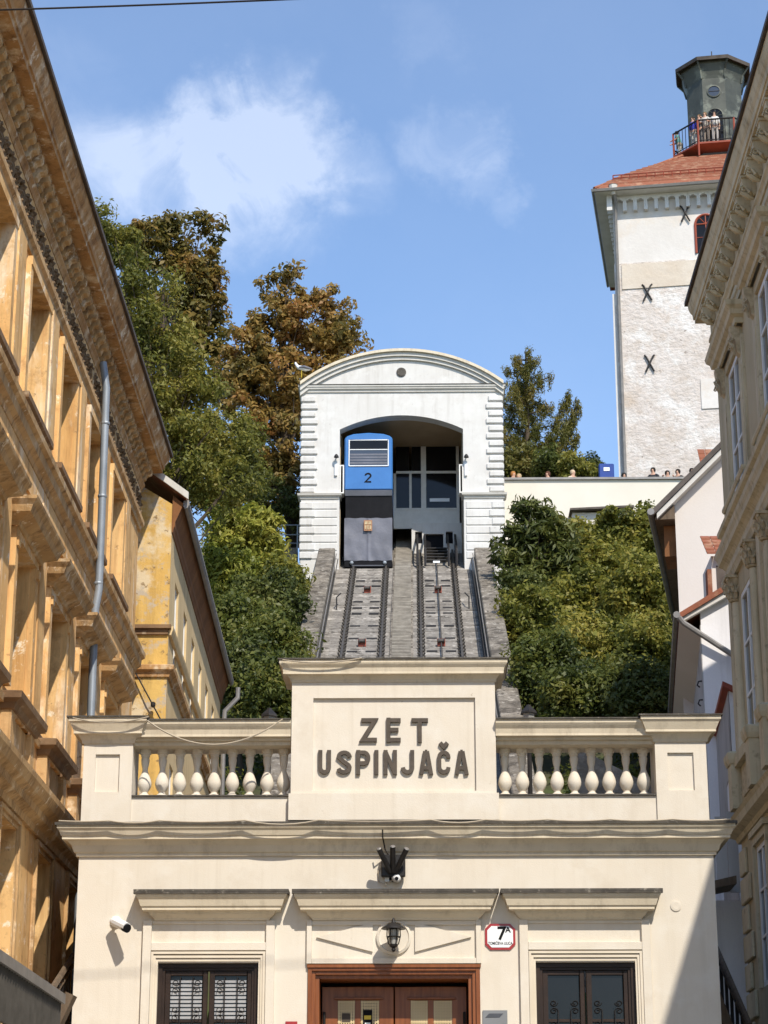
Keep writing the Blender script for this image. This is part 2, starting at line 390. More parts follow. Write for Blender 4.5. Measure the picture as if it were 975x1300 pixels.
class MB:
    def __init__(s):
        s.v, s.f = [], []

    def face(s, pts):
        i = len(s.v)
        s.v += [tuple(p) for p in pts]
        s.f.append(tuple(range(i, i + len(pts))))

    def hexa(s, p):          # 8 points: bottom ring 0-3, top ring 4-7
        i = len(s.v)
        s.v += [tuple(q) for q in p]
        for q in ((3, 2, 1, 0), (4, 5, 6, 7), (0, 1, 5, 4), (1, 2, 6, 5), (2, 3, 7, 6), (3, 0, 4, 7)):
            s.f.append(tuple(i + k for k in q))
        return s

    def fbox(s, fr, u0, u1, o0, o1, z0, z1):
        P = fr.P
        return s.hexa([P(u0, o0, z0), P(u1, o0, z0), P(u1, o1, z0), P(u0, o1, z0),
                       P(u0, o0, z1), P(u1, o0, z1), P(u1, o1, z1), P(u0, o1, z1)])

    def box(s, x0, x1, y0, y1, z0, z1):
        return s.fbox(FW, x0, x1, y0, y1, z0, z1)

    def prism(s, pts, vec):
        n = len(pts); i = len(s.v); vec = Vector(vec)
        s.v += [tuple(p) for p in pts] + [tuple(Vector(p) + vec) for p in pts]
        s.f.append(tuple(range(i, i + n)))
        s.f.append(tuple(range(i + 2 * n - 1, i + n - 1, -1)))
        for k in range(n):
            s.f.append((i + k, i + (k + 1) % n, i + n + (k + 1) % n, i + n + k))
        return s

    def tube(s, path, r, n=6, caps=True):
        path = [Vector(p) for p in path]
        rs = r if isinstance(r, (list, tuple)) else [r] * len(path)
        i = len(s.v); ref = None
        for k, p in enumerate(path):
            d = (path[min(k + 1, len(path) - 1)] - path[max(k - 1, 0)]).normalized()
            if ref is None or abs(ref.dot(d)) > 0.95:
                ref = Vector((0, 0, 1)) if abs(d.z) < 0.9 else Vector((1, 0, 0))
            a = d.cross(ref).normalized(); b = a.cross(d)
            ref = b
            for q in range(n):
                t = 2 * math.pi * q / n
                s.v.append(tuple(p + (a * math.cos(t) + b * math.sin(t)) * rs[k]))
        for k in range(len(path) - 1):
            for q in range(n):
                s.f.append((i + k * n + q, i + k * n + (q + 1) % n, i + (k + 1) * n + (q + 1) % n, i + (k + 1) * n + q))
        if caps:
            s.f.append(tuple(i + q for q in reversed(range(n))))
            e = i + (len(path) - 1) * n
            s.f.append(tuple(e + q for q in range(n)))
        return s

    def lathe(s, prof, c=(0, 0, 0), n=14, axis=(0, 0, 1)):
        q = Vector(axis).to_track_quat('Z', 'Y')
        i = len(s.v); c = Vector(c)
        for r, z in prof:
            for k in range(n):
                t = 2 * math.pi * (k + .5) / n
                s.v.append(tuple(c + q @ Vector((r * math.cos(t), r * math.sin(t), z))))
        for j in range(len(prof) - 1):
            for k in range(n):
                s.f.append((i + j * n + k, i + j * n + (k + 1) % n, i + (j + 1) * n + (k + 1) % n, i + (j + 1) * n + k))
        s.f.append(tuple(i + k for k in reversed(range(n))))
        e = i + (len(prof) - 1) * n
        s.f.append(tuple(e + k for k in range(n)))
        return s

    def sweep(s, fr, path, prof, closed=False):
        """cornice: path in (u,o), profile (offset, z) run with mitred corners"""
        n = len(path); m = len(prof); i = len(s.v)
        pts = [Vector(p) for p in path]

        def nrm(a, b):
            d = (b - a).normalized()
            return Vector((-d.y, d.x))
        for k in range(n):
            if closed:
                n1 = nrm(pts[k - 1], pts[k]); n2 = nrm(pts[k], pts[(k + 1) % n])
            else:
                n1 = nrm(pts[max(k - 1, 0)], pts[max(k, 1)]); n2 = nrm(pts[min(k, n - 2)], pts[min(k + 1, n - 1)])
            b = n1 + n2
            b = b / max(b.dot(n1), 0.2)
            for off, z in prof:
                q = pts[k] + b * off
                s.v.append(fr.P(q.x, q.y, z))
        for k in range(n if closed else n - 1):
            k2 = (k + 1) % n
            for j in range(m):
                j2 = (j + 1) % m
                s.f.append((i + k * m + j, i + k2 * m + j, i + k2 * m + j2, i + k * m + j2))
        if not closed:
            s.f.append(tuple(i + j for j in range(m)))
            s.f.append(tuple(i + (n - 1) * m + j for j in reversed(range(m))))
        return s

    def wall(s, fr, u0, u1, z0, z1, holes, depth, o=0.0):
        """front face with rectangular openings and their reveals"""
        us = sorted({u0, u1} | {h[0] for h in holes} | {h[1] for h in holes})
        zs = sorted({z0, z1} | {h[2] for h in holes} | {h[3] for h in holes})
        for a, b in zip(us, us[1:]):
            for c, d in zip(zs, zs[1:]):
                um, zm = (a + b) / 2, (c + d) / 2
                if any(h[0] < um < h[1] and h[2] < zm < h[3] for h in holes):
                    continue
                s.face([fr.P(a, o, c), fr.P(b, o, c), fr.P(b, o, d), fr.P(a, o, d)])
        for h in holes:
            a, b, c, d = h[:4]
            P = fr.P; e = o - depth
            s.face([P(a, o, c), P(a, e, c), P(a, e, d), P(a, o, d)])
            s.face([P(b, o, c), P(b, e, c), P(b, e, d), P(b, o, d)])
            s.face([P(a, o, c), P(b, o, c), P(b, e, c), P(a, e, c)])
            s.face([P(a, o, d), P(b, o, d), P(b, e, d), P(a, e, d)])
        return s

    def ring(s, fr, u0, u1, z0, z1, w, o0, o1, sides='LRTB'):
        """rectangular frame of bars of width w"""
        if 'L' in sides: s.fbox(fr, u0, u0 + w, o0, o1, z0, z1)
        if 'R' in sides: s.fbox(fr, u1 - w, u1, o0, o1, z0, z1)
        if 'T' in sides: s.fbox(fr, u0 + w, u1 - w, o0, o1, z1 - w, z1)
        if 'B' in sides: s.fbox(fr, u0 + w, u1 - w, o0, o1, z0, z0 + w)
        return s

    def mesh(s, name, wloc=(0, 0, 0), smooth=False, bevel=0.0):
        w = Vector(wloc)
        me = bpy.data.meshes.new(name)
        me.from_pydata([(v[0] - w.x, v[1] - w.y, v[2] - w.z) for v in s.v], [], s.f)
        bm = bmesh.new(); bm.from_mesh(me)
        if bevel:
            bmesh.ops.remove_doubles(bm, verts=bm.verts, dist=1e-5)
        bmesh.ops.recalc_face_normals(bm, faces=bm.faces)
        if bevel:
            es = [e for e in bm.edges if len(e.link_faces) == 2 and e.calc_face_angle(0) > 0.6]
            bmesh.ops.bevel(bm, geom=es, offset=bevel, segments=1, affect='EDGES', clamp_overlap=True)
        bm.to_mesh(me); bm.free()
        if smooth:
            me.polygons.foreach_set('use_smooth', [True] * len(me.polygons))
            try:
                me.set_sharp_from_angle(angle=R(40))
            except Exception:
                pass
        return me

    def base(s):
        a = np.array(s.v)
        return Vector((float((a[:, 0].min() + a[:, 0].max()) / 2), float((a[:, 1].min() + a[:, 1].max()) / 2), float(a[:, 2].min())))

    def build(s, name, m, parent=None, smooth=False, bevel=0.0, label=None, cat=None, group=None, kind=None):
        w = s.base()
        me = s.mesh(name, w, smooth, bevel)
        me.materials.append(M[m] if isinstance(m, str) else m)
        o = bpy.data.objects.new(name, me)
        link(o, parent, w)
        return tag(o, label, cat, group, kind)


def inst(name, me, parent, wloc, rz=0.0, scale=None, rot=None):
    o = bpy.data.objects.new(name, me)
    link(o, parent, wloc)
    o.rotation_euler = rot if rot else (0, 0, rz)
    if scale:
        o.scale = scale
    return o


def local_mesh(mb, name, m, smooth=False, bevel=0.0):
    me = mb.mesh(name, (0, 0, 0), smooth, bevel)
    me.materials.append(M[m] if isinstance(m, str) else m)
    return me


def text_mesh(txt, fr, u, z, size, o0, depth, name, m, parent, align='CENTER', sx=1.0, bold=0.0):
    c = bpy.data.curves.new(name, 'FONT')
    c.body = txt; c.size = size; c.extrude = depth / 2; c.offset = bold
    c.align_x = align; c.align_y = 'CENTER'
    t = bpy.data.objects.new('tmp', c)
    COL.objects.link(t)
    dg = bpy.context.evaluated_depsgraph_get()
    me = bpy.data.meshes.new_from_object(t.evaluated_get(dg))
    bpy.data.objects.remove(t)
    w = Vector(fr.P(u, o0, z))
    for v in me.vertices:
        q = Vector(fr.P(u + v.co.x * sx, o0 + v.co.z, z + v.co.y)) - w
        v.co = q
    me.materials.clear()
    me.materials.append(M[m])
    o = bpy.data.objects.new(name, me)
    link(o, parent, w)
    return o


def stroke_letter(polys, fr, u, z, w, h, th, o0, o1, name, m, parent):
    """letter made of thick polylines; coordinates 0..1 in a w x h cell"""
    mb = MB()
    for k, pl in enumerate(polys):
        pts = [Vector((p[0] * w, p[1] * h)) for p in pl]
        pts = [q for i, q in enumerate(pts) if i == 0 or (q - pts[i - 1]).length > 1e-5]
        closed = (pts[0] - pts[-1]).length < 1e-6 and len(pts) > 2
        if closed:
            pts = pts[:-1]
        n = len(pts); L, Rr = [], []
        for i in range(n):
            if closed:
                a, b = pts[i - 1], pts[(i + 1) % n]
                d1, d2 = (pts[i] - a).normalized(), (b - pts[i]).normalized()
            else:
                d1 = (pts[i] - pts[i - 1]).normalized() if i else (pts[1] - pts[0]).normalized()
                d2 = (pts[i + 1] - pts[i]).normalized() if i < n - 1 else d1
            n1 = Vector((-d1.y, d1.x)); n2 = Vector((-d2.y, d2.x))
            b = n1 + n2
            b = b / max(b.dot(n1), 0.45)
            L.append(pts[i] + b * th / 2); Rr.append(pts[i] - b * th / 2)
        e = 0.0004 * k
        for i in range(n if closed else n - 1):
            j = (i + 1) % n
            q = [L[i], L[j], Rr[j], Rr[i]]
            mb.hexa([fr.P(u + c.x, o0, z + c.y) for c in q] + [fr.P(u + c.x, o1 + e, z + c.y) for c in q])
    return mb.build(name, m, parent)


def arc(cx, cy, rx, ry, a0, a1, n=8):
    return [(cx + rx * math.cos(R(a0 + (a1 - a0) * i / n)), cy + ry * math.sin(R(a0 + (a1 - a0) * i / n))) for i in range(n + 1)]


GLYPH = {
    'Z': [[(0.04, .9), (.86, .9), (.12, .1), (.98, .1)]],
    'E': [[(.16, 0), (.16, 1)], [(.16, .9), (.94, .9)], [(.16, .51), (.80, .51)], [(.16, .1), (.94, .1)]],
    'T': [[(0.02, .9), (.98, .9)], [(.5, .86), (.5, 0)]],
    'U': [[(.15, 1), (.15, .3)] + arc(.5, .3, .35, .2, 180, 360) + [(.85, 1)]],
    'S': [[(.86, .72)] + arc(.5, .72, .35, .18, 10, 180, 8) + [(.5, .52)] + arc(.5, .28, .35, .18, 60, -170, 9)],
    'P': [[(.16, 0), (.16, 1)], [(.16, .9), (.5, .9)] + arc(.55, .68, .32, .22, 80, -80, 8) + [(.16, .46)]],
    'I': [[(.5, 0), (.5, 1)]],
    'N': [[(.15, 0), (.15, 1)], [(.15, .93), (.85, .07)], [(.85, 0), (.85, 1)]],
    'J': [[(.84, 1), (.84, .3)] + arc(.47, .3, .37, .2, 0, -178, 8)],
    'A': [[(.1, 0), (.42, .95)], [(.9, 0), (.58, .95)], [(.4, .93), (.6, .93)], [(.24, .27), (.76, .27)]],
    'C': [[(.85, .68)] + arc(.5, .7, .35, .2, 0, 180, 8) + arc(.5, .3, .35, .2, 180, 360, 8)],
    'v': [[(.22, 1.3), (.5, 1.14), (.78, 1.3)]],
    '2': [[(.14, .72)] + arc(.5, .7, .36, .21, 170, -25, 8) + [(.14, .1), (.92, .1)]],
}


def lathe_mesh(prof, name, m, n=14):
    mb = MB(); mb.lathe(prof, (0, 0, 0), n)
    return local_mesh(mb, name, m, smooth=True)


def window_unit(fr, parent, u0, u1, z0, z1, o, frame_m, glass_m, fw=0.07, cols=2, rows=(0.62,), bar=0.04, name='window'):
    """frame with mullion, glazing bars and one pane per light; o = outer face of frame"""
    mb = MB()
    mb.ring(fr, u0, u1, z0, z1, fw, o - 0.06, o)
    cuts = [u0 + fw + (u1 - u0 - 2 * fw) * k / cols for k in range(cols + 1)]
    for k in range(1, cols):
        mb.fbox(fr, cuts[k] - bar * .8, cuts[k] + bar * .8, o - 0.055, o + 0.006, z0 + fw, z1 - fw)
    zc = [z0 + fw] + [z0 + (z1 - z0) * r for r in rows] + [z1 - fw]
    for k in range(cols):
        a = cuts[k] + (bar * .8 if k else 0); b = cuts[k + 1] - (bar * .8 if k < cols - 1 else 0)
        for zz in zc[1:-1]:
            mb.fbox(fr, a, b, o - 0.05, o - 0.004, zz - bar / 2, zz + bar / 2)
    w = mb.build(name, frame_m, parent)
    for k in range(cols):
        for j in range(len(zc) - 1):
            g = MB()
            e = 0.004
            a = cuts[k] + (bar * .8 if k else 0) - e; b = cuts[k + 1] - (bar * .8 if k < cols - 1 else 0) + e
            g.fbox(fr, a, b, o - 0.035, o - 0.028, zc[j] + (bar / 2 if j else 0) - e, zc[j + 1] - (bar / 2 if j < len(zc) - 2 else 0) + e)
            g.build('pane', glass_m, w)
    return w


# ------------------------------------------------------------------ ground
TR0, TRZ, TRS = 66.0, 18.80, 0.532                   # track bed: height at Y=66 and slope


def bedz(y):
    return TRZ + TRS * (y - TR0)


PLATEAU = 28.55


def ground_z(x, y):
    if y < 4: return 0.0
    if y < 28: return 2.2 * (y - 4) / 24
    return min(max(2.2 + 0.1 * (y - 28), bedz(y) - 0.9), PLATEAU)


mb = MB()
xs = [-900, -200, -60, -30, -15, -8, -5, -3.9, 0, 3.2, 5, 8, 15, 30, 60, 200, 900]
ys = [-900, -200, -40, 0, 4, 16, 28, 34, 38, 42, 48, 54, 60, 66, 72, 76, 79, 82.4, 84, 90, 100, 120, 200, 500, 2500]
for a, b in zip(xs, xs[1:]):
    for c, d in zip(ys, ys[1:]):
        mb.face([(p, q, ground_z(p, q) + (0.0 if q < 40 else 0.0)) for p, q in ((a, c), (b, c), (b, d), (a, d))])
mb.build('ground', 'soil', kind='structure')
mb = MB()
for c, d in ((-60, 4), (4, 16), (16, 27.6)):
    mb.face([(p, q, ground_z(p, q) + 0.006) for p, q in ((-4.2, c), (4.6, c), (4.6, d), (-4.2, d))])
mb.build('street', 'bounce_paving', kind='structure')
for sx in (-1, 1):
    mb = MB()
    x0, x1 = (-4.99, -4.2) if sx < 0 else (4.6, 5.58)
    for c, d in ((-60, 4), (4, 16), (16, 27.6)):
        mb.hexa([(x0, c, ground_z(0, c) - .1), (x1, c, ground_z(0, c) - .1), (x1, d, ground_z(0, d) - .1), (x0, d, ground_z(0, d) - .1),
                 (x0, c, ground_z(0, c) + .13), (x1, c, ground_z(0, c) + .13), (x1, d, ground_z(0, d) + .13), (x0, d, ground_z(0, d) + .13)])
    mb.build('pavement', 'slab', kind='structure')
# public stairs climbing on both sides of the station
for xa, xb, nm in ((-4.98, -4.42, 'left'), (3.95, 5.55, 'right')):
    mb = MB()
    for k in range(44):
        y = 30.5 + k * 0.33
        mb.box(xa, xb, y, y + 0.331 + (0.0 if k < 43 else 1), 1.6, 2.2 + 0.115 * (k + 1))
    mb.build('stairs', 'stair', kind='structure')

# ------------------------------------------------------------------ lower station
SY = 28.0
FS = Fr((0, SY), (1, 0), (0, -1))
SL, SR = -4.37, 3.85
st = thing('funicular_station', 'cream plaster lower station with balustrade, sign block and wooden door', 'station', (-0.26, SY, 2.2))
WIN_L, WIN_R, DOOR = (-3.30, -2.01, 2.95, 4.91), (1.52, 2.79, 2.95, 4.91), (-1.38, 0.81, 2.2, 4.85)
mb = MB()
mb.wall(FS, SL, SR, 1.6, 6.68, [WIN_L, WIN_R, DOOR], 0.26)
mb.box(SL, SL + 0.01, SY + 0.001, SY + 9, 1.6, 6.68)
mb.box(SR - 0.01, SR, SY + 0.001, SY + 9, 1.6, 6.68)
mb.build('wall', 'cream', st)
mb = MB()
mb.box(SL + .02, SR - .02, SY + 0.27, SY + 9, 6.55, 6.66)
mb.build('flat_roof', 'slab', st)
ret = [(SL, -6), (SL, 0), (SR, 0), (SR, -6)]
mb = MB().sweep(FS, ret, [(0, 6.27), (0.035, 6.27), (0.035, 6.305), (0.06, 6.32), (0.09, 6.40), (0.14, 6.455), (0.20, 6.465), (0.20, 6.50), (0.215, 6.51), (0.24, 6.575), (0.265, 6.60), (0.265, 6.655), (0, 6.655)])
mb.build('cornice', 'cap', st)
mb = MB().sweep(FS, ret, [(0.003, 6.656), (0.275, 6.656), (0.28, 6.635), (0.29, 6.635), (0.29, 6.672), (0.003, 6.70)])
mb.build('flashing', 'flash', st, label='dark weathered sheet flashing on the main cornice')
# piers
for k, (a, b) in enumerate(((SL, -3.72), (3.15, SR - 0.03))):
    hole = (a + 0.16, b - 0.17, 7.12, 7.62)
    mb = MB()
    mb.wall(FS, a, b, 6.68, 7.90, [hole], 0.035)
    mb.fbox(FS, hole[0], hole[1], -0.05, -0.035, hole[2], hole[3])
    mb.fbox(FS, a, a + .004, -0.62, -0.001, 6.68, 7.9)
    mb.fbox(FS, b - .004, b, -0.62, -0.001, 6.68, 7.9)
    mb.fbox(FS, a + .005, b - .005, -0.62, -0.61, 6.68, 7.9)
    pier = mb.build('balustrade_pier', 'cream', st)
    pa = [(a, -0.62), (a, 0), (b, 0), (b, -0.62)]
    mb = MB().sweep(FS, pa, [(0, 7.76), (0.02, 7.76), (0.03, 7.80), (0.07, 7.86), (0.085, 7.87), (0.125, 7.875), (0.125, 7.905), (0.165, 8.0), (0.19, 8.03), (0.19, 8.075), (0, 8.075)])
    mb.build('pier_cap', 'cap', pier)
    mb = MB()
    mb.fbox(FS, a - .215, b + .215, -.7, .215, 8.077, 8.095)
    mb.build('flashing', 'flash', pier)
# balustrades
bal = lathe_mesh([(0.075, 0), (0.082, 0.02), (0.082, 0.05), (0.045, 0.075), (0.042, 0.095), (0.066, 0.125), (0.088, 0.175), (0.092, 0.215), (0.082, 0.265),
                  (0.062, 0.315), (0.045, 0.355), (0.036, 0.385), (0.038, 0.42), (0.05, 0.47), (0.057, 0.53), (0.05, 0.56), (0.06, 0.575), (0.06, 0.60), (0.078, 0.61), (0.078, 0.665)],
                 'baluster', 'cream', 14)
for k, (a, b, xs_) in enumerate(((-3.72, -1.64, (184, 206, 228, 250, 272, 295, 317, 339, 360)), (1.06, 3.15, (641, 663, 685, 707, 729, 751, 773, 795, 817)))):
    br = MB()
    br.fbox(FS, a, b, -0.60, -0.03, 6.68, 7.055)
    base = br.build('balustrade_plinth', 'cream', st)
    MB().fbox(FS, a + .002, b - .002, -0.62, 0.0, 7.057, 7.078).build('flashing', 'flash', base)
    for px in xs_:
        x = at(px, 985, SY + .33).x
        inst('baluster', bal, st, (x, SY + 0.33, 7.08))
    rail = MB().sweep(FS, [(a, -0.02), (b, -0.02)], [(-0.55, 7.745), (-.03, 7.745), (-.03, 7.79), (0.02, 7.80), (0.02, 7.835), (0.085, 7.84), (0.085, 7.87), (0.10, 7.93), (0.13, 7.97), (0.15, 8.0), (0.15, 8.045), (-0.55, 8.045)])
    rl = rail.build('balustrade_rail', 'cap', st)
    MB().fbox(FS, a, b, -0.6, 0.155, 8.047, 8.064).build('flashing', 'flash', rl)
# sign block
A, B = -1.63, 1.06
hole = (at(398, 887, SY).x, at(603, 887, SY).x, at(500, 1005, SY).z, at(500, 887, SY).z)
mb = MB()
mb.wall(FS, A, B, 7.08, 8.72, [hole], 0.045, 0.05)
mb.fbox(FS, hole[0], hole[1], -0.02, 0.005, hole[2], hole[3])
mb.fbox(FS, A, A + .004, -.7, .0499, 7.08, 8.72); mb.fbox(FS, B - .004, B, -.7, .0499, 7.08, 8.72)
mb.fbox(FS, A + .004, B - .004, -.7, -.69, 7.08, 8.72)
sb = mb.build('sign_block', 'cream', st)
MB().fbox(FS, A - .025, B + .03, -.7, .075, 6.73, 7.079).build('sign_plinth', 'cream', sb)
MB().fbox(FS, A - .01, B + .01, -.6, .05, 6.68, 6.729).build('sign_foot', 'flash', sb)
mb = MB().sweep(FS, [(A, -.7), (A, .05), (B, .05), (B, -.7)], [(0, 8.57), (0.015, 8.57), (0.02, 8.60), (0.05, 8.64), (0.06, 8.655), (0.115, 8.66), (0.115, 8.69), (0.125, 8.74), (0.155, 8.78), (0.165, 8.80), (0.165, 8.842), (0, 8.842)])
mb.build('sign_cap', 'cap', sb)
MB().fbox(FS, A - .185, B + .185, -.9, .235, 8.844, 8.862).build('flashing', 'flash', sb)
for ch, px0, px1, y0, y1 in (('Z', 458, 479, 912, 943), ('E', 490, 510, 912, 943), ('T', 522, 544, 912, 943), ('U', 404.5, 420, 953, 984), ('S', 427, 447, 953, 984), ('P', 452, 470, 953, 984),
                             ('I', 474, 482, 953, 984), ('N', 487, 504, 953, 984), ('J', 510, 526, 953, 984), ('A', 533, 549, 953, 984), ('C', 555, 572, 953, 984), ('A', 578, 594, 953, 984)):
    a = at(px0, y0, SY); b = at(px1, y1, SY)
    stroke_letter(GLYPH[ch] + (GLYPH['v'] if ch == 'C' else []), FS, a.x, b.z, b.x - a.x, a.z - b.z, 0.053 if ch not in 'S' else 0.052, 0.004, 0.045, 'letter', 'letter', sb)

# window surrounds, hoods, panels
HP = [(0, 5.44), (0.03, 5.44), (0.04, 5.465), (0.09, 5.51), (0.11, 5.545), (0.18, 5.553), (0.18, 5.585), (0.20, 5.60), (0.225, 5.68), (0.25, 5.71), (0.26, 5.73), (0.26, 5.765), (0, 5.765)]
for a, b, nm in ((at(171, 1130, 27.7).x + .27, at(365, 1130, 27.7).x - .27, 'L'), (at(373, 1130, 27.7).x + .26, at(631, 1130, 27.7).x - .26, 'M'), (at(638, 1130, 27.7).x + .26, at(840, 1130, 27.7).x - .27, 'R')):
    h = MB().sweep(FS, [(a, 0), (a, 0.03), (b, 0.03), (b, 0)], HP).build('hood', 'cap', st)
    MB().fbox(FS, a - .285, b + .285, 0.001, .315, 5.767, 5.80).build('flashing', 'flash', h)
    MB().fbox(FS, a - .285, b + .285, 0.25, .312, 5.745, 5.766).build('flashing', 'flash', h)


def station_window(W, blinds):
    a, b, z0, z1 = W
    s = MB()
    s.fbox(FS, a - .20, a - .09, 0, .055, 2.6, 5.44); s.fbox(FS, b + .09, b + .20, 0, .055, 2.6, 5.44)
    s.fbox(FS, a - .089, b + .089, 0, .05, 5.06, 5.16)
    s.fbox(FS, a - .089, b + .089, 0, .03, 5.40, 5.44)
    sur = s.build('window_surround', 'cream', st, bevel=0.004)
    s = MB()
    s.sweep(FS, [(a - .088, 2.9), (a - .088, 5.055), (b + .088, 5.055), (b + .088, 2.9)], [(0, 0), (0, 0.001)]) if False else None
    for k, (w, o) in enumerate(((0.085, 0.05), (0.055, 0.034), (0.028, 0.016))):
        s.ring(FS, a - w, b + w, 2.8, z1 + w * 1.6, 0.03, 0.001, o, 'LRT')
    s.build('moulding', 'cream2', sur)
    MB().fbox(FS, a - .2, b + .2, 0, .12, 2.78, 2.9).build('sill', 'cap', sur)
    w = MB()
    w.ring(FS, a, b, z0, z1, 0.055, -0.20, -0.055)
    w.ring(FS, a + .055, b - .055, z0 + .055, z1 - .055, 0.035, -0.20, -0.08)
    um = (a + b) / 2
    win = w.build('window', 'wood_dark', st)
    for p, q in ((a + .09, um - .012), (um + .012, b - .09)):
        s = MB()
        s.ring(FS, p, q, z0 + .09, z1 - .09, 0.062, -0.17, -0.105)
        s.fbox(FS, p + .062, q - .062, -.16, -.11, 4.17, 4.21)
        s.build('sash', 'wood_dark', win, bevel=0.006)
        sash = win
        for c0, c1 in ((z0 + .152, 4.17), (4.21, z1 - .152)):
            MB().fbox(FS, p + .058, q - .058, -.142, -.136, c0, c1).build('pane', 'glass', sash)
        if blinds:
            for k in range(34):
                zz = z0 + .17 + k * 0.05
                if zz < z1 - .2:
                    c = MB()
                    P = FS.P
                    c.hexa([P(p + .07, -.131, zz), P(q - .07, -.131, zz), P(q - .07, -.128, zz), P(p + .07, -.128, zz),
                            P(p + .07, -.120, zz + .03), P(q - .07, -.120, zz + .03), P(q - .07, -.117, zz + .031), P(p + .07, -.117, zz + .031)])
                    c.build('blind_slat', 'blind', sash)
    # wrought grille in front of the sashes
    g = MB()
    for p, q in ((a + .09, um - .012), (um + .012, b - .09)):
        for t in (0.36, 0.66):
            x = p + (q - p) * t
            g.tube([FS.P(x, -.085, z0 + .1), FS.P(x, -.085, z1 - .17 if blinds else 4.32)], 0.008, 5)
        for cx, dx in ((p + (q - p) * .36, -1), (p + (q - p) * .66, 1)):
            for cz in ((4.62, 4.28, 4.02, 3.6) if blinds else (4.36, 4.10, 3.6)):
                for sgn in (-1, 1):
                    pts = []
                    for i in range(15):
                        t = i / 14 * 2 * math.pi * 1.3
                        rr = 0.052 * (1 - i / 20)
                        pts.append(FS.P(cx + dx * (0.055 - rr * math.cos(t)), -.085, cz + sgn * (0.05 - rr * math.sin(t) * 0.8)))
                    g.tube(pts, 0.0055, 4)
    g.build('wrought_grille', 'iron', win)
    return win


station_window(WIN_L, True)
station_window(WIN_R, False)
# over-door panel
a, b, z1 = DOOR[0], DOOR[1], DOOR[3]
s = MB()
s.fbox(FS, a - .02, a + .045, 0, .05, 4.89, 5.44); s.fbox(FS, b - .045, b + .02, 0, .05, 4.89, 5.44)
s.fbox(FS, a + .046, b - .046, 0, .046, 4.89, 4.96); s.fbox(FS, a + .046, b - .046, 0, .03, 5.38, 5.44)
odp = s.build('over_door_panel', 'cream', st, bevel=0.004)
cx, cz = at(500, 1190, SY).x, at(500, 1190, SY).z
dsc = MB().lathe([(0.225, 0.0), (0.225, 0.03), (0.195, 0.045), (0.185, 0.03), (0.0, 0.03)], FS.P(cx, 0, cz), 40, (0, -1, 0))
dsc.build('roundel', 'cream', odp)
for sg in (-1, 1):                           # two flat triangular panels flanking the roundel
    s = MB()
    tip = cx + sg * 0.99
    n1, n2 = cx + sg * 0.27, cx + sg * 0.27
    s.prism([FS.P(tip, 0.0, cz), FS.P(n1, 0.0, cz + .185), FS.P(n1 - sg * .0, 0.0, cz - .185)], FS.o * 0.032)
    s.build('rhomb_relief', 'cream', odp)
# door
d = MB()
for k, (w, o) in enumerate(((0.0, 0.03), (0.045, 0.0), (0.09, -0.045))):
    d.ring(FS, a + w, b - w, 2.2, z1 - w, 0.05 if k < 2 else 0.055, -.24, o, 'LRT')
d.fbox(FS, a - .012, b + .012, 0.001, .05, z1 - .012, z1 + .03)
door = d.build('door', 'wood_door', st, bevel=0.006)
da, db = a + .145, b - .145
um = (da + db) / 2
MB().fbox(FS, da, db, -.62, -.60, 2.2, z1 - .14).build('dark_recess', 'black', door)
rv = MB(); rv.fbox(FS, da - .02, da, -.62, -.241, 2.2, z1 - .14); rv.fbox(FS, db, db + .02, -.62, -.241, 2.2, z1 - .14); rv.fbox(FS, da - .02, db + .02, -.62, -.241, z1 - .14, z1 - .12)
rv.build('door_lining', 'wood_door', door)
for k, (p, q) in enumerate(((da + .02, um - .008), (um + .008, db - .02))):
    lf = MB()
    ps = [p + (q - p) * t for t in (0.22, 0.46, 0.54, 0.80)]
    ztop = z1 - .37
    for u0, u1 in ((p, ps[0]), (ps[1], ps[2]), (ps[3], q)):
        lf.fbox(FS, u0, u1, -.49, -.44, 2.23, z1 - .2)
    for u0, u1 in ((ps[0], ps[1]), (ps[2], ps[3])):
        lf.fbox(FS, u0, u1, -.49, -.44, ztop, z1 - .2)
        lf.fbox(FS, u0, u1, -.49, -.44, 2.23, 3.2)
    lf.fbox(FS, ps[0] - .05, ps[3] + .05, -.439, -.40, ztop + .01, ztop + .035)
    lf.build('door_leaf', 'wood_door', door, bevel=0.004)
    leaf = door
    for u0, u1 in ((ps[0], ps[1]), (ps[2], ps[3])):
        MB().fbox(FS, u0, u1, -.475, -.47, 3.2, ztop).build('pane', 'glass', leaf)
        lt = MB()
        nu = 7
        for i in range(nu):
            uu = u0 + (u1 - u0) * (i + .5) / nu
            lt.fbox(FS, uu - .009, uu + .009, -.469, -.458, 3.2, ztop)
        for i in range(34):
            zz = ztop - .02 - i * .036
            lt.fbox(FS, u0, u1, -.466, -.455, zz - .009, zz + .009)
        lt.build('lattice', 'lattice', leaf)
    h = MB().tube([FS.P((p + .03) if k == 0 else (q - .03), -.42, 4.18), FS.P((p + .03) if k == 0 else (q - .03), -.42, 4.33)], 0.018, 8)
    h.build('hinge', 'iron', leaf)
    if k == 0:
        cxs = (ps[2] + ps[3]) / 2 - .03
        zz = z1 - .62
        MB().fbox(FS, cxs - .06, cxs + .06, -.454, -.450, zz - .13, zz + .13).build('sticker', 'black', leaf)
        MB().fbox(FS, cxs - .035, cxs + .035, -.449, -.447, zz - .11, zz - .03).build('sticker', 'enamel', leaf)
        MB().fbox(FS, cxs - .045, cxs + .045, -.449, -.447, zz + .01, zz + .06).build('sticker', 'yel', leaf)
        cxs = (ps[0] + ps[1]) / 2
        MB().fbox(FS, cxs - .06, cxs + .05, -.454, -.450, zz - .02, zz + .09).build('sticker', 'letter', leaf)
